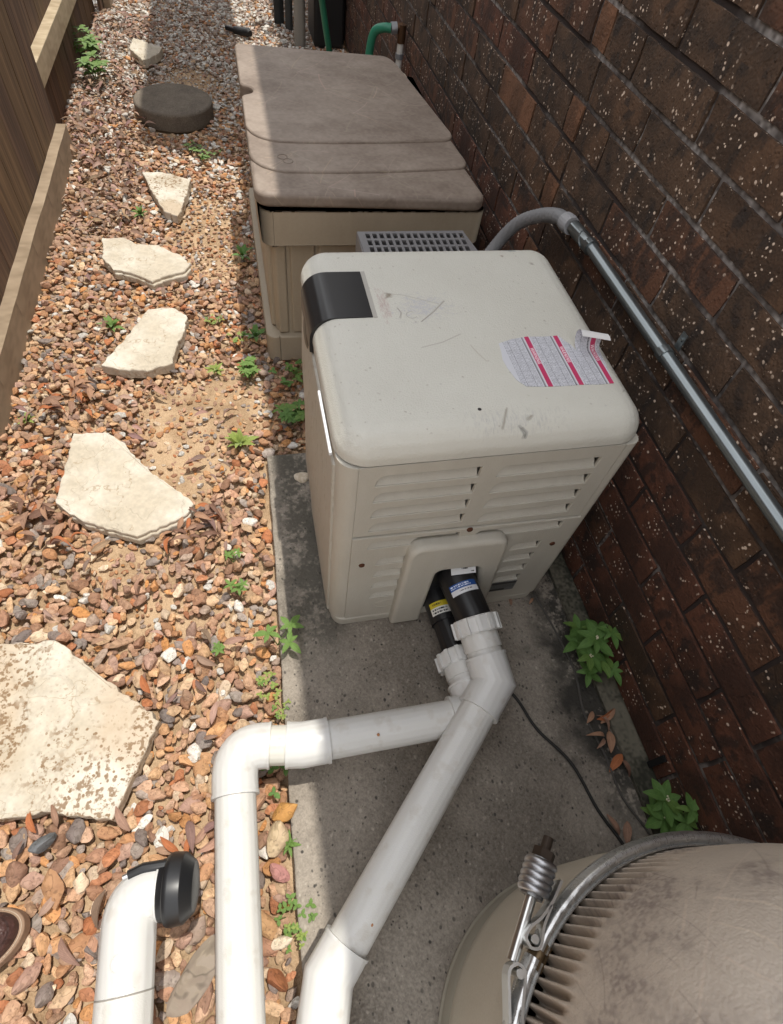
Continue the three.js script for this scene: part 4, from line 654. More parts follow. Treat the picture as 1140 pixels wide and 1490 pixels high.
  const sweep = (section, a0, a1, n) => { const p = [], u = [], ix = [], m = section.length; for (let i = 0; i <= n; i++) { const a = mix(a0, a1, i / n); section.forEach(([r, y], j) => { p.push(Math.cos(a) * r, y, Math.sin(a) * r); u.push(i / n * 4, j / (m - 1)); }); } for (let i = 0; i < n; i++) for (let j = 0; j < m - 1; j++) { const a = i * m + j, b = a + m; ix.push(a, a + 1, b, b, a + 1, b + 1); } const e = new THREE.BufferGeometry(); e.setAttribute('position', new THREE.Float32BufferAttribute(p, 3)); e.setAttribute('uv', new THREE.Float32BufferAttribute(u, 2)); e.setIndex(ix); return toCreasedNormals(e, 0.7); };
  const sec = []; for (let i = 0; i <= 14; i++) { const a = -Math.PI * 0.62 + i / 14 * Math.PI * 1.28; sec.push([RR - 0.0070 + Math.cos(a) * 0.0080, YR - 0.002 + Math.sin(a) * 0.0150]); } sec.push([RR - 0.0118, YR + 0.0085], [RR - 0.0128, YR + 0.0078], [RR - 0.0138, YR + 0.0110], [RR - 0.0152, YR + 0.0102], [RR - 0.0154, YR - 0.004]);
  sec.unshift([RR - 0.012, YR - 0.0175]);
  const sm2 = steel.clone(); sm2.side = THREE.DoubleSide;
  mesh('clamp_band', sweep(sec, gap + 0.016, gap + Math.PI * 2 - 0.016, 200), sm2, g);
  mesh('band_core', sweep(sec.map(([r, y]) => [r - 0.002, y - 0.001]), gap - 0.05, gap + 0.05, 10), std({ color: col(0.16, 0.11, 0.06), metalness: 0.7, roughness: 0.5, side: THREE.DoubleSide }), g);
  // bolt with spring pack, nut and the looped straps that hold it
  const bolt = [0.190 - CX, 0.478, 0.0905 - CZ], tip = [0.267 - CX, 0.481, -0.0065 - CZ], t = (k) => bolt.map((v, i) => mix(v, tip[i], k));
  const rusty = std({ color: col(0.05, 0.035, 0.025), metalness: 0.6, roughness: 0.65 }), shiny = std({ color: col(0.62, 0.62, 0.60), metalness: 1, roughness: 0.3 });
  mesh('bolt', pathTube([bolt, t(0.52)], 0.0062, 18), shiny, g); mesh('bolt_tip', pathTube([t(0.8), tip], 0.0058, 18), rusty, g);
  mesh('nut', pathTube([t(0.80), t(0.80), t(0.885), t(0.885)], [0.004, 0.0125, 0.0125, 0.004], 6, true, 0.3), rusty, g);
  { const pts = [], ax = V(...tip).sub(V(...bolt)).normalize(), u = V(0, 1, 0).cross(ax).normalize(), v = ax.clone().cross(u); for (let i = 0; i <= 110; i++) { const f = i / 110, a = f * Math.PI * 2 * 4.6, p = V(...t(mix(0.535, 0.785, f))).addScaledVector(u, Math.cos(a) * 0.0138).addScaledVector(v, Math.sin(a) * 0.0138); pts.push(p); }
    mesh('spring', new THREE.TubeGeometry(new THREE.CatmullRomCurve3(pts), 240, 0.0043, 12), std({ color: col(0.42, 0.42, 0.43), metalness: 1, roughness: 0.42 }), g);
    mesh('spring_washer', merge([pathTube([t(0.775), t(0.775), t(0.80), t(0.80)], [0.004, 0.0155, 0.0155, 0.004], 24), pathTube([t(0.49), t(0.49), t(0.53), t(0.53)], [0.004, 0.0125, 0.0125, 0.004], 24)]), std({ color: col(0.25, 0.25, 0.25), metalness: 1, roughness: 0.5 }), g); }
  const ribbon = (P, h, y, th = 0.0014) => { const cu = new THREE.CatmullRomCurve3(P.map(([x, z]) => V(x - CX, 0, z - CZ)), false, 'catmullrom', 0.4).getPoints(P.length * 8), o = new THREE.Shape(); const L = [], Rr = []; cu.forEach((p, i) => { const a = cu[Math.max(0, i - 1)], b = cu[Math.min(cu.length - 1, i + 1)], n = V(-(b.z - a.z), 0, b.x - a.x).normalize(); L.push([p.x + n.x * th, p.z + n.z * th]); Rr.push([p.x - n.x * th, p.z - n.z * th]); }); [...L, ...Rr.reverse()].forEach(([x, z], i) => i ? o.lineTo(x, -z) : o.moveTo(x, -z)); const e = slab(o, y - h / 2, y + h / 2); return toCreasedNormals(e, 0.6); };
  // upper eye: strap comes back along the band, loops round the pin and returns
  mesh('strap', ribbon([[0.262, 0.035], [0.246, 0.050], [0.228, 0.0615], [0.214, 0.0665], [0.2065, 0.0735], [0.2085, 0.0825], [0.2165, 0.085], [0.2225, 0.079], [0.229, 0.068], [0.243, 0.0535]], 0.022, 0.484), shiny, g);
  mesh('strap', ribbon([[0.162, 0.152], [0.170, 0.130], [0.1745, 0.115], [0.1790, 0.100], [0.1835, 0.0935], [0.1915, 0.0925], [0.1965, 0.0985], [0.1945, 0.1065], [0.187, 0.121], [0.181, 0.136]], 0.022, 0.482), shiny, g);
  for (const [x, z] of [[0.2135, 0.0765], [0.1895, 0.0995]]) { const e = new THREE.CylinderGeometry(0.0042, 0.0042, 0.034, 14); e.translate(x - CX, 0.483, z - CZ); mesh('pin', e, shiny, g); }
}

// ------------------------------------------------------------------ conduit on the wall
{
  const g = thing('electrical_conduit', 'galvanised conduit strapped along the brick wall above the heater', 'conduit');
  const zm = tex(256, 256, (u, v) => { const k = 0.20 + 0.12 * fb(u, v * 0.2, 16, 4, 1201); return [k * 0.90, k, k * 1.03]; }, { rep: [6, 2] });
  const zinc = std({ map: zm, metalness: 0.85, roughness: 0.36 }), grey = std({ color: col(0.20, 0.20, 0.205), roughness: 0.6 });
  mesh('rigid_pipe', pathTube([[0.671, 0.619, -0.955], [0.671, 0.619, -0.2], [0.671, 0.605, 0.6]], 0.0118, 24), zinc, g);
  mesh('connector', pathTube([[0.670, 0.613, -1.038], [0.670, 0.613, -1.038], [0.6705, 0.6165, -0.985], [0.6705, 0.617, -0.985], [0.671, 0.618, -0.968], [0.671, 0.618, -0.968], [0.671, 0.619, -0.952], [0.671, 0.619, -0.952]], [0.008, 0.0145, 0.0145, 0.0125, 0.0125, 0.0152, 0.0152, 0.0118], 28), std({ map: zm, metalness: 0.9, roughness: 0.32 }), g);
  mesh('flex_nut', pathTube([[0.668, 0.607, -1.075], [0.668, 0.607, -1.075], [0.6685, 0.609, -1.06], [0.669, 0.611, -1.046], [0.669, 0.611, -1.046]], [0.011, 0.0185, 0.0195, 0.0175, 0.01], 20, true, 0.3), std({ color: col(0.30, 0.30, 0.31), roughness: 0.55 }), g);
  const cu = new THREE.CatmullRomCurve3([V(0.668, 0.607, -1.07), V(0.666, 0.600, -1.105), V(0.655, 0.572, -1.16), V(0.630, 0.525, -1.21), V(0.600, 0.465, -1.225), V(0.56, 0.41, -1.20), V(0.53, 0.37, -1.12)]).getPoints(150);
  mesh('flexible_conduit', pathTube(cu.map(p => p.toArray()), cu.map((_, i) => 0.0148 + (i % 3 === 0 ? 0.0007 : 0)), 18), grey, g);
  for (const z of [-0.64, 0.1]) { const s = mesh('strap', pathTube([[0.671, 0.619, z - 0.008], [0.671, 0.619, z - 0.008], [0.671, 0.619, z + 0.008], [0.671, 0.619, z + 0.008]], [0.0115, 0.0136, 0.0136, 0.0115], 24), zinc, g); mesh('strap_tab', box(0.6885, 0.6912, 0.628, 0.658, z - 0.007, z + 0.007), zinc, s); const c = new THREE.CylinderGeometry(0.004, 0.004, 0.004, 10); c.rotateZ(Math.PI / 2); c.translate(0.687, 0.647, z); mesh('screw', c, zinc, s); }
}

// ------------------------------------------------------------------ behind the chest: spigot, hose, pipes, bin
{
  const green = std({ color: col(0.025, 0.21, 0.125), roughness: 0.45 }), tubeOf = (pts, r, n = 60) => new THREE.TubeGeometry(new THREE.CatmullRomCurve3(pts.map(p => V(...p))), n, r, 14);
  const g = thing('garden_spigot', 'white wall spigot pipe with a brass valve behind the chest', 'spigot');
  mesh('riser', pathTube([[0.672, 0.05, -2.66], [0.672, 0.44, -2.655]], 0.0125, 18), std({ map: pvcMap, roughness: 0.5 }), g);
  mesh('pipe_clip', pathTube([[0.672, 0.385, -2.656], [0.672, 0.402, -2.656]], 0.016, 18), std({ color: col(0.28, 0.3, 0.33), roughness: 0.5, metalness: 0.6 }), g);
  mesh('valve', merge([pathTube([[0.672, 0.435, -2.655], [0.672, 0.492, -2.655]], 0.016, 16), pathTube([[0.675, 0.485, -2.655], [0.645, 0.482, -2.66]], 0.014, 16)]), std({ color: col(0.10, 0.055, 0.03), metalness: 0.7, roughness: 0.5 }), g);
  mesh('coupling', pathTube([[0.652, 0.478, -2.66], [0.630, 0.476, -2.66]], 0.0195, 18), std({ color: col(0.42, 0.44, 0.46), metalness: 0.7, roughness: 0.4 }), g);
  const h = mesh('garden_hose', tubeOf([[0.632, 0.476, -2.66], [0.605, 0.474, -2.67], [0.575, 0.456, -2.69], [0.562, 0.40, -2.70], [0.560, 0.30, -2.70], [0.562, 0.16, -2.70], [0.57, 0.02, -2.72], [0.59, -0.01, -2.8]], 0.0155), green); tag(h, 'green hose looping down from the wall spigot', 'hose');
  const h2 = mesh('garden_hose', tubeOf([[0.40, 0.58, -3.25], [0.475, 0.37, -3.5], [0.520, 0.17, -3.56], [0.56, 0.02, -3.6], [0.60, -0.005, -3.4], [0.58, -0.005, -3.0]], 0.0155), green); tag(h2, 'green hose hanging in front of the black bin', 'hose');
  const b = thing('rubbish_bin', 'black bin in the far corner against the brick wall', 'bin', [0.62, 0, -4.2]);
  const bl = std({ color: col(0.010, 0.010, 0.011), roughness: 0.5 });
  mesh('body', box(-0.105, 0.07, -0.02, 0.86, -0.15, 0.15, 0.02), bl, b); mesh('lid', box(-0.115, 0.075, 0.862, 0.89, -0.16, 0.16, 0.008), bl, b);
  const v = thing('waste_pipe', 'grey upright pipe with a dark red coupling beside the bin', 'pipe', [0.437, 0, -4.08]);
  mesh('pipe', pathTube([[0, -0.03, 0], [0, 0.31, 0]], 0.032, 24), std({ color: col(0.27, 0.255, 0.225), roughness: 0.6 }), v); mesh('collar', pathTube([[0, 0.255, 0], [0, 0.32, 0]], 0.0335, 24), std({ color: col(0.42, 0.34, 0.23), roughness: 0.6 }), v);
  mesh('coupling', pathTube([[0, 0.318, 0], [0, 0.35, 0], [0, 0.36, 0], [0, 0.40, 0], [0, 0.41, 0], [0, 0.62, 0]], [0.041, 0.041, 0.037, 0.037, 0.041, 0.041], 24), std({ color: col(0.075, 0.017, 0.014), roughness: 0.6 }), v);
  const pd = std({ color: col(0.045, 0.047, 0.045), roughness: 0.7 });
  const p1 = mesh('upright_post', pathTube([[0.398, -0.03, -4.30], [0.398, 0.9, -4.30]], 0.022, 18), pd); tag(p1, 'left one of two slim dark posts behind the chest', 'post');
  const p2 = mesh('upright_post', pathTube([[0.350, -0.03, -4.42], [0.350, 0.9, -4.42]], 0.030, 18), std({ color: col(0.02, 0.022, 0.022), roughness: 0.7 })); tag(p2, 'thicker black post left of the slim dark post', 'post');
  tag(p1, 'slim dark grey post between the black post and the grey pipe', 'post');
  const pl = mesh('black_nozzle', pathTube([[0.032, 0.012, -4.19], [0.075, 0.014, -4.15], [0.075, 0.014, -4.15], [0.15, 0.016, -4.12], [0.16, 0.016, -4.10]], [0.012, 0.012, 0.018, 0.021, 0.014], 14), std({ color: col(0.012, 0.012, 0.013), roughness: 0.5 })); tag(pl, 'black hose nozzle lying on gravel behind the chest lid', 'nozzle');
}

// ------------------------------------------------------------------ wires on the pad
{
  const wm = std({ color: col(0.014, 0.013, 0.012), roughness: 0.6 }), gm = std({ color: col(0.075, 0.068, 0.06), roughness: 0.7 }), cu = (P, r) => new THREE.TubeGeometry(new THREE.CatmullRomCurve3(P.map(p => V(...p))), 80, r, 8);
  tag(mesh('cable', cu([[0.33, 0.0035, -0.40], [0.40, 0.0035, -0.345], [0.462, 0.0035, -0.283], [0.49, 0.0035, -0.205], [0.538, 0.004, -0.128], [0.56, 0.0035, -0.034], [0.584, 0.0035, 0.028], [0.60, 0.0035, 0.10]], 0.0033), wm), 'black cable running from under the pipes to the filter tank', 'cable');
  tag(mesh('cable', cu([[0.585, 0.003, -0.56], [0.596, 0.003, -0.502], [0.608, 0.0035, -0.43], [0.621, 0.003, -0.31], [0.606, 0.0035, -0.213], [0.617, 0.003, -0.127], [0.619, 0.0035, -0.048], [0.645, 0.003, 0.025], [0.65, 0.003, 0.1]], 0.0024), gm), 'thin grey wire wandering along the foot of the wall', 'cable');
}

// ------------------------------------------------------------------ weeds, wall plants, dead leaves
const leafTex = (a, b, seed) => tex(128, 128, (u, v) => { const n = fb(u, v, 8, 4, seed), rib = sm(0.035, 0.0, Math.abs(u - 0.5)), ve = sm(0.75, 1.0, Math.abs(Math.sin((v * 9 + Math.abs(u - 0.5) * 7) * Math.PI))); return mix3(mix3(a, b, n), b.map(q => q * 1.5), 0.5 * rib + 0.2 * ve); });
function leafGeo(w, bend, fold, ser = 0) { // unit length along +z, lying in xz
  const n = 7, P = [], U = [], I = [];
  for (let i = 0; i <= n; i++) { const t = i / n, hw = w * Math.pow(Math.sin(Math.PI * Math.min(1, t * 0.96 + 0.02)), 0.8) * (1 - 0.25 * t) * (1 + ser * (i % 2 ? 1 : -1)), y = bend * (t * (1 - t) * 1.6 - 0.35 * t * t); for (const s of [-1, 0, 1]) { P.push(s * hw, y + (s ? fold * hw : 0), t); U.push(0.5 + s * 0.5, t); } }
  for (let i = 0; i < n; i++) for (let s = 0; s < 2; s++) { const a = i * 3 + s; I.push(a, a + 3, a + 1, a + 1, a + 3, a + 4); }
  const g = new THREE.BufferGeometry(); g.setAttribute('position', new THREE.Float32BufferAttribute(P, 3)); g.setAttribute('uv', new THREE.Float32BufferAttribute(U, 2)); g.setIndex(I); g.computeVertexNormals(); return g;
}
const phys = (map, tr = 0.35) => new THREE.MeshPhysicalMaterial({ map, roughness: 0.75, transmission: tr, thickness: 0, side: THREE.DoubleSide });
const GREEN = [phys(leafTex([0.10, 0.19, 0.035], [0.19, 0.33, 0.06], 1301)), phys(leafTex([0.075, 0.17, 0.03], [0.15, 0.30, 0.06], 1311)), phys(leafTex([0.20, 0.28, 0.05], [0.36, 0.44, 0.10], 1321))];  // second green is darker: shade put into the leaf colour of shaded plants
const LEAF = [leafGeo(0.24, 0.25, 0.25), leafGeo(0.17, 0.32, 0.2), leafGeo(0.36, 0.15, 0.2, 0.05), leafGeo(0.28, -0.1, 0.3)];
const stemM = std({ color: col(0.10, 0.15, 0.04), roughness: 0.8 });
function weed(x, z, size, kind, seed, label, y = -0.005, tone = 0, name = 'weed') {
  const q = rng(seed), t = thing(name, label, 'weed', [x, y, z]), add = (o, dir, len, geo, m, up) => { const l = mesh('leaf', LEAF[geo], GREEN[m], t); l.position.set(...o); l.rotation.set(-up, dir, (q() - 0.5) * 0.5, 'YXZ'); l.scale.setScalar(len); };
  const stems = [];
  const rosette = (o, n, len, geo, m, up0, up1, a0 = q() * 6) => { for (let i = 0; i < n; i++) add(o, a0 + i / n * 6.283 + (q() - 0.5) * 0.5, len * (0.7 + 0.5 * q()), geo, m, mix(up0, up1, q())); };
  const stalk = (p, top, r = 0.0011) => stems.push(pathTube([p, [mix(p[0], top[0], 0.5) + (q() - 0.5) * 0.005, mix(p[1], top[1], 0.6), mix(p[2], top[2], 0.4)], top], r, 6));
  if (kind === 'rosette') { rosette([0, 0, 0], 7, size, 1, tone, 0.15, 0.8); rosette([0, 0.008, 0], 4, size * 0.75, 0, tone, 0.6, 1.1); stalk([0, -0.01, 0], [0, 0.012, 0], 0.002); }
  else if (kind === 'palmate') for (let k = 0; k < 3; k++) { const top = [(q() - 0.35) * size * 1.1, size * (0.7 + 0.5 * q()), (q() - 0.5) * size]; stalk([0, -0.005, 0], top); rosette(top, 5, size * 0.52, 0, tone, -0.1, 0.25); }
  else if (kind === 'clover') { for (let k = 0; k < 12; k++) { const a = q() * 6.283, d = Math.sqrt(q()) * size, top = [Math.cos(a) * d, 0.008 + q() * size * 0.35, Math.sin(a) * d]; stalk([top[0] * 0.6, -0.005, top[2] * 0.6], top, 0.0007); rosette(top, 3, size * 0.30, 2, q() < 0.7 ? tone : 0, -0.05, 0.35); } }
  else { // bushy: several leafy stems
    for (let k = 0; k < 8; k++) { const a = k / 8 * 6.283 + q(), d = size * (0.25 + 0.5 * q()), top = [Math.cos(a) * d, size * (0.45 + 0.6 * q()), Math.sin(a) * d]; stalk([0, -0.01, 0], top, 0.0014); rosette(top, 6, size * 0.46, q() < 0.5 ? 0 : 2, q() < 0.65 ? tone : 0, -0.15, 0.35); rosette(top.map((v, i) => i === 1 ? v * 0.6 : v * 0.65), 4, size * 0.42, 0, tone, -0.1, 0.3); } }
  mesh('stem', merge(stems), stemM, t); return t;
}
const WEEDS = [
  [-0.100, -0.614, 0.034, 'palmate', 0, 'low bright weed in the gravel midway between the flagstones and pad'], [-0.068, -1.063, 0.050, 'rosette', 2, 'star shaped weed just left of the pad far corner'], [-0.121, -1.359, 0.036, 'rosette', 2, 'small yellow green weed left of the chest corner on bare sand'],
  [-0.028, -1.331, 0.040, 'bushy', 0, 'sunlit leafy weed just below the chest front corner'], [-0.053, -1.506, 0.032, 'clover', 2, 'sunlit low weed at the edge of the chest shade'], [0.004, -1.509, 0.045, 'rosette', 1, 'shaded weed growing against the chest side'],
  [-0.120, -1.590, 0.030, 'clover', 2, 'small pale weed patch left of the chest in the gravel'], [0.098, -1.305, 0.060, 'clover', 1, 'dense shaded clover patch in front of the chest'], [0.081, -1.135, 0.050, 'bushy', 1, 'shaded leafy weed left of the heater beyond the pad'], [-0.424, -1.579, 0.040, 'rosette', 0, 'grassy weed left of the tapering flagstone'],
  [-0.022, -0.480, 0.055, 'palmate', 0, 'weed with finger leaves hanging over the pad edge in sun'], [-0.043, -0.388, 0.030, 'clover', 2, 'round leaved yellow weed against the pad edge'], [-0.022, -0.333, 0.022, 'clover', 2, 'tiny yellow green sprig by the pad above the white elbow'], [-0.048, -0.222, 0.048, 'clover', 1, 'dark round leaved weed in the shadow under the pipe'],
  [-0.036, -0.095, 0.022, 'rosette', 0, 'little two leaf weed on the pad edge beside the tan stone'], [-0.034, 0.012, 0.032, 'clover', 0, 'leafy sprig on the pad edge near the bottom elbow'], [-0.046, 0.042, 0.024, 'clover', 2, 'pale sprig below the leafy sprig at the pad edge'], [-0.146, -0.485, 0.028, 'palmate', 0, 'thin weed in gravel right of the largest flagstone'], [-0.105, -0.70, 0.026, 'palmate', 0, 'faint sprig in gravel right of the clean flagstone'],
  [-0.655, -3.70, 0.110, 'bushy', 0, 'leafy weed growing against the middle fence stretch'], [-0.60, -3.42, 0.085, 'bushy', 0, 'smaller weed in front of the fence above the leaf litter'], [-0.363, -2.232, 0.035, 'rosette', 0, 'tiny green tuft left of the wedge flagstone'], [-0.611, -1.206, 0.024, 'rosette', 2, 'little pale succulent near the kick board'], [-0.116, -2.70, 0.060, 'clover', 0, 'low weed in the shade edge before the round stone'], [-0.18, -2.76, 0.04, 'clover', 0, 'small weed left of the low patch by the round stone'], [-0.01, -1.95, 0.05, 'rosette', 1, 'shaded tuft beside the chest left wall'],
];
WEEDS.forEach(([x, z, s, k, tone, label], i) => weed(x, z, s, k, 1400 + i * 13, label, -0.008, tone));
function wallPlant(label, base, heads, seed) {
  const q = rng(seed), t = thing('wall_plant', label, 'plant', base), stems = [], fl = [];
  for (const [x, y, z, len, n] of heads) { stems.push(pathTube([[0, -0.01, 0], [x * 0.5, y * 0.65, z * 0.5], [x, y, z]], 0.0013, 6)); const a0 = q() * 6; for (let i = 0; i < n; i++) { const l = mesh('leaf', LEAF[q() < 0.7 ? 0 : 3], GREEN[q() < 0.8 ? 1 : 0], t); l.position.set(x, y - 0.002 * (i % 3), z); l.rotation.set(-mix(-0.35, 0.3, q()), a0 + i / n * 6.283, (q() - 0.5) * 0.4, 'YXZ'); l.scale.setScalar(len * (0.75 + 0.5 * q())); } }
  mesh('stem', merge(stems), stemM, t);
  for (const [x, y, z] of heads.slice(0, 2)) for (let k = 0; k < 6; k++) { const s = new THREE.SphereGeometry(0.0017, 8, 6); s.translate(x + (q() - 0.5) * 0.009, y + 0.006 + q() * 0.004, z + (q() - 0.5) * 0.009); fl.push(s); }
  mesh('blossom', merge(fl), std({ color: col(0.6, 0.58, 0.4), roughness: 0.8 }), t);
}
wallPlant('leafy plant with tiny blossoms in the joint between wall and pad', [0.662, 0.008, -0.325], [[-0.030, 0.065, 0.010, 0.042, 7], [-0.012, 0.085, -0.018, 0.040, 7], [-0.022, 0.05, -0.058, 0.040, 6], [0.006, 0.075, -0.042, 0.036, 6], [-0.004, 0.055, 0.022, 0.040, 6], [0.012, 0.06, 0.046, 0.030, 6], [-0.03, 0.035, 0.035, 0.036, 5], [0.02, 0.10, -0.02, 0.030, 6], [-0.034, 0.045, -0.03, 0.038, 6]], 1701);
wallPlant('leafy plant between the wall and the clamp band of the filter', [0.678, 0.006, 0.005], [[-0.025, 0.06, 0.0, 0.042, 7], [-0.018, 0.075, -0.03, 0.040, 7], [0.004, 0.075, 0.014, 0.032, 5], [0.008, 0.105, -0.002, 0.026, 6], [-0.03, 0.04, -0.01, 0.038, 5], [0.006, 0.05, 0.035, 0.034, 6]], 1702);

const deadTex = leafTex([0.20, 0.115, 0.075], [0.32, 0.20, 0.135], 1331), DEAD = [[1, 0.95, 0.95], [1.35, 0.75, 0.42], [0.6, 0.52, 0.52], [1.2, 1.1, 1.0]].map(c => std({ map: deadTex, color: col(...c), roughness: 0.8, side: THREE.DoubleSide }));
const DLEAF = [leafGeo(0.17, 0.45, 0.55), leafGeo(0.14, 0.8, 0.7), leafGeo(0.22, 0.3, 0.3)];
{
  const where = [[-0.462, -0.196, 'rust brown curled leaf below the largest flagstone'], [-0.429, -0.198, 'upright pinkish leaf against the largest flagstone lower edge'], [-0.431, -1.596, 'dark red leaf standing up left of the tapering flagstone'], [-0.521, -1.228, 'dark curled leaf above the clean flagstone'], [0.463, -0.453, 'olive dead leaf on the pad under the heater front'], [0.527, -0.483, 'pinkish leaf scrap on the pad by the heater base'], [0.573, -0.480, 'small pale leaf scrap on the pad near the wall'], [0.584, 0.013, 'brown leaf beside the filter clamp band'], [0.610, -0.006, 'red leaf on the pad close to the filter'], [-0.225, -0.120, 'orange leaf blade beside the black rubber cap'], [-0.203, -0.143, 'orange slender leaf above the black rubber cap'], [-0.280, -0.411, 'orange brown chip at the right edge of the largest flagstone']];
  const q = rng(1800);
  where.forEach(([x, z, label], i) => { const m = mesh('dead_leaf', DLEAF[i % 3], DEAD[[1, 0, 2, 2, 3, 0, 3, 0, 0, 1, 1, 1][i]]); tag(m, label, 'dead leaf'); const pad = x > 0.1; m.position.set(x, pad ? 0.004 : 0.008, z); m.rotation.set(pad ? -0.05 : -0.35 * q(), q() * 6.283, (q() - 0.5) * 0.8, 'YXZ'); m.scale.setScalar(i === 5 || i === 6 ? 0.022 : 0.042); });
  const first = mesh('dead_leaf', DLEAF[0], DEAD[0]); first.userData.category = 'dead leaf';
  const pts = []; for (let k = 0; k < 9; k++) pts.push([0.638 + (q() - 0.5) * 0.03, -0.17 + (q() - 0.5) * 0.12, 1]); for (let k = 0; k < 30; k++) pts.push([-0.53 + (q() - 0.5) * 0.16, -1.29 + (q() - 0.5) * 0.16, 2]); for (let k = 0; k < 22; k++) pts.push([-0.52 + (q() - 0.5) * 0.12, -0.86 + (q() - 0.5) * 0.14, 3]); for (let k = 0; k < 24; k++) pts.push([-0.185 + (q() - 0.5) * 0.12, -0.815 + (q() - 0.5) * 0.12, 4]);
  const txt = ['', ['brown dead leaf in the little heap at the foot of the brick wall', 'dead leaves at the wall foot'], ['brown dead leaf in the drift between the kick board and clean flagstone', 'dead leaves near the kick board'], ['slender dead leaf on gravel left of the clean flagstone', 'dead leaves left of the clean flagstone'], ['slender dead leaf under the right corner of the clean flagstone', 'dead leaves right of the clean flagstone']];
  pts.forEach(([x, z, gk], i) => {
    let m = first; if (i) { m = first.clone(); m.name = numbered('dead_leaf'); scene.add(m); }
    m.geometry = DLEAF[i % 3]; m.material = DEAD[Math.floor(q() * 4)]; tag(m, txt[gk][0], 'dead leaf', txt[gk][1]);
    if (gk === 4 && inPoly(x, z, FLAG.B)) { x += 0.05; z += 0.055; } if (gk > 1 && inPoly(x, z, FLAG.B)) z += 0.09; m.position.set(x, gk === 1 ? 0.005 + 0.006 * q() : 0.004 + 0.01 * q(), z); m.rotation.set(-0.3 * q(), q() * 6.283, (q() - 0.5) * 1.2, 'YXZ'); m.scale.setScalar(mix(0.03, 0.052, q()));
  });
  // litter too dense to count, along the fence
  const lit = []; for (let k = 0; k < 620; k++) { const z = mix(-4.3, -2.1, q()), x = -0.66 + 0.30 * q() ** 1.3; if (z > -2.6 && x < -0.60) continue; lit.push([x, z]); } for (let k = 0; k < 90; k++) { const x = mix(-0.62, -0.1, q()), z = mix(-2.0, 0.0, q()); if (!Object.values(FLAG).some(P => inPoly(x, z, P) || inPoly(x + 0.03, z, P) || inPoly(x - 0.03, z, P) || inPoly(x, z + 0.03, P) || inPoly(x, z - 0.03, P))) lit.push([x, z]); }
  const im = new THREE.InstancedMesh(DLEAF[0], std({ map: deadTex, roughness: 0.85, side: THREE.DoubleSide }), lit.length); im.name = numbered('leaf_litter'); im.castShadow = im.receiveShadow = true; im.userData.kind = 'stuff'; tag(im, 'brown leaf litter scattered on the gravel along the fence', 'leaf litter');
  const m4 = new THREE.Matrix4(), qu = new THREE.Quaternion(); lit.forEach(([x, z], k) => { qu.setFromEuler(new THREE.Euler(-0.5 * q() + 0.1, q() * 6.283, (q() - 0.5) * 1.2, 'YXZ')); m4.compose(V(x, 0.002 + 0.012 * q(), z), qu, V(1, 1, 1).multiplyScalar(mix(0.028, 0.055, q()))); im.setMatrixAt(k, m4); im.setColorAt(k, col(...(k0 => [k0, k0 * mix(0.92, 1.12, q()), k0 * mix(0.95, 1.3, q())])(mix(0.6, 1.5, q() ** 1.5)))); }); scene.add(im);
  const chip = mesh('limestone_chip', pebbleGeos[3], std({ map: limePlain, roughness: 0.9, color: col(1, 0.95, 0.9) })); tag(chip, 'small pale stone chip on the pad left of the heater', 'stone'); chip.position.set(0.083, 0.004, -0.925); chip.scale.set(0.022, 0.012, 0.02);
  const chip2 = mesh('limestone_chip', pebbleGeos[5], std({ color: col(0.80, 0.79, 0.77), roughness: 0.8 })); tag(chip2, 'bright white stone chip left of the drain pipe', 'stone'); chip2.position.set(-0.338, 0.004, -0.035); chip2.scale.set(0.013, 0.01, 0.012);
}

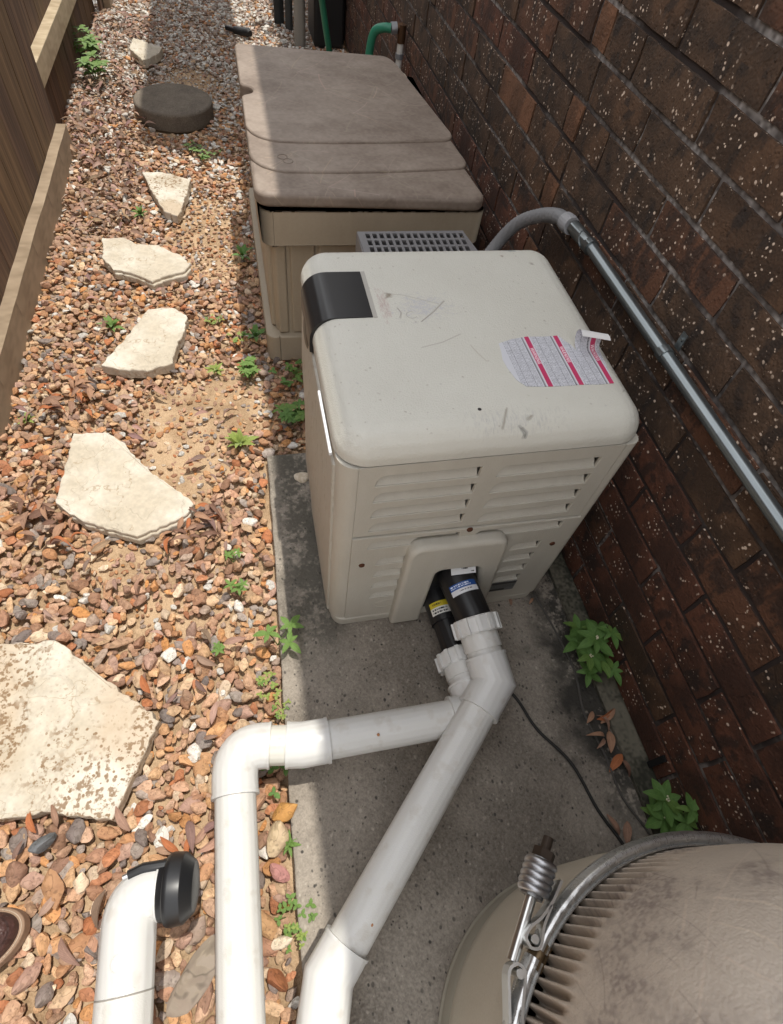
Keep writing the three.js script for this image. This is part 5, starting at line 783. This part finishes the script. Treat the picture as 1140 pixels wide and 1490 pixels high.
// ------------------------------------------------------------------ the toe of a brown leather shoe at the left edge
{
  const t = thing('shoe', 'toe of a brown leather shoe with pale stitched sole at left edge', 'shoe', [-0.545, 0.0, -0.045]);
  const lt = tex(256, 256, (u, v) => { const a = fb(u, v, 28, 3, 1901), k = 0.7 + 0.6 * a; return [0.065 * k, 0.030 * k, 0.026 * k]; }, { rep: [6, 6] }), lb = tex(256, 256, (u, v) => fb(u, v, 36, 3, 1903), { data: 1, rep: [6, 6] });
  const out = (k) => { const s = new THREE.Shape(); for (let i = 0; i <= 60; i++) { const a = i / 60 * Math.PI * 2, x = Math.cos(a), z = Math.sin(a), X = x > 0 ? x * 0.090 : x * 0.20, Z = z * 0.048 * (x > 0 ? 1 : 1 - 0.12 * x * x); i ? s.lineTo(X * k + (k - 1) * 0.02, Z * k) : s.moveTo(X * k, Z * k); } return s; };
  mesh('sole', boxUV(slab(out(1.0), 0.0, 0.024, 0.004, 3)), std({ color: col(0.30, 0.20, 0.135), roughness: 0.8 }), t);
  const up = new THREE.SphereGeometry(1, 48, 24, 0, Math.PI * 2, 0, Math.PI / 2), p = up.attributes.position; for (let i = 0; i < p.count; i++) { const x = p.getX(i), y = p.getY(i), z = p.getZ(i); p.setXYZ(i, x > 0 ? x * 0.083 : x * 0.19, 0.0235 + Math.pow(y, 0.75) * (x > 0 ? 0.044 : 0.044 + 0.06 * x * x), z * 0.0425); } up.computeVertexNormals();
  mesh('upper', boxUV(up), std({ map: lt, bumpMap: lb, bumpScale: 0.002, roughness: 0.5 }), t);
  const st = []; for (let i = 0; i < 46; i++) { const a = -1.9 + i / 46 * 3.8, X = Math.cos(a) * (Math.cos(a) > 0 ? 0.0862 : 0.193), Z = Math.sin(a) * 0.0448, b = new THREE.CapsuleGeometry(0.0007, 0.0036, 3, 6); b.rotateX(Math.PI / 2); b.rotateY(-Math.atan2(Math.sin(a) * 0.0862, Math.cos(a) * 0.0448) ); b.translate(X, 0.0248, Z); st.push(b); }
  mesh('stitching', merge(st), std({ color: col(0.5, 0.40, 0.30), roughness: 0.8 }), t);
  t.rotation.y = 0.25;
}

scene.traverse(o => { if (o.isMesh) { o.castShadow = true; o.receiveShadow = true; } });
renderer.render(scene, camera);
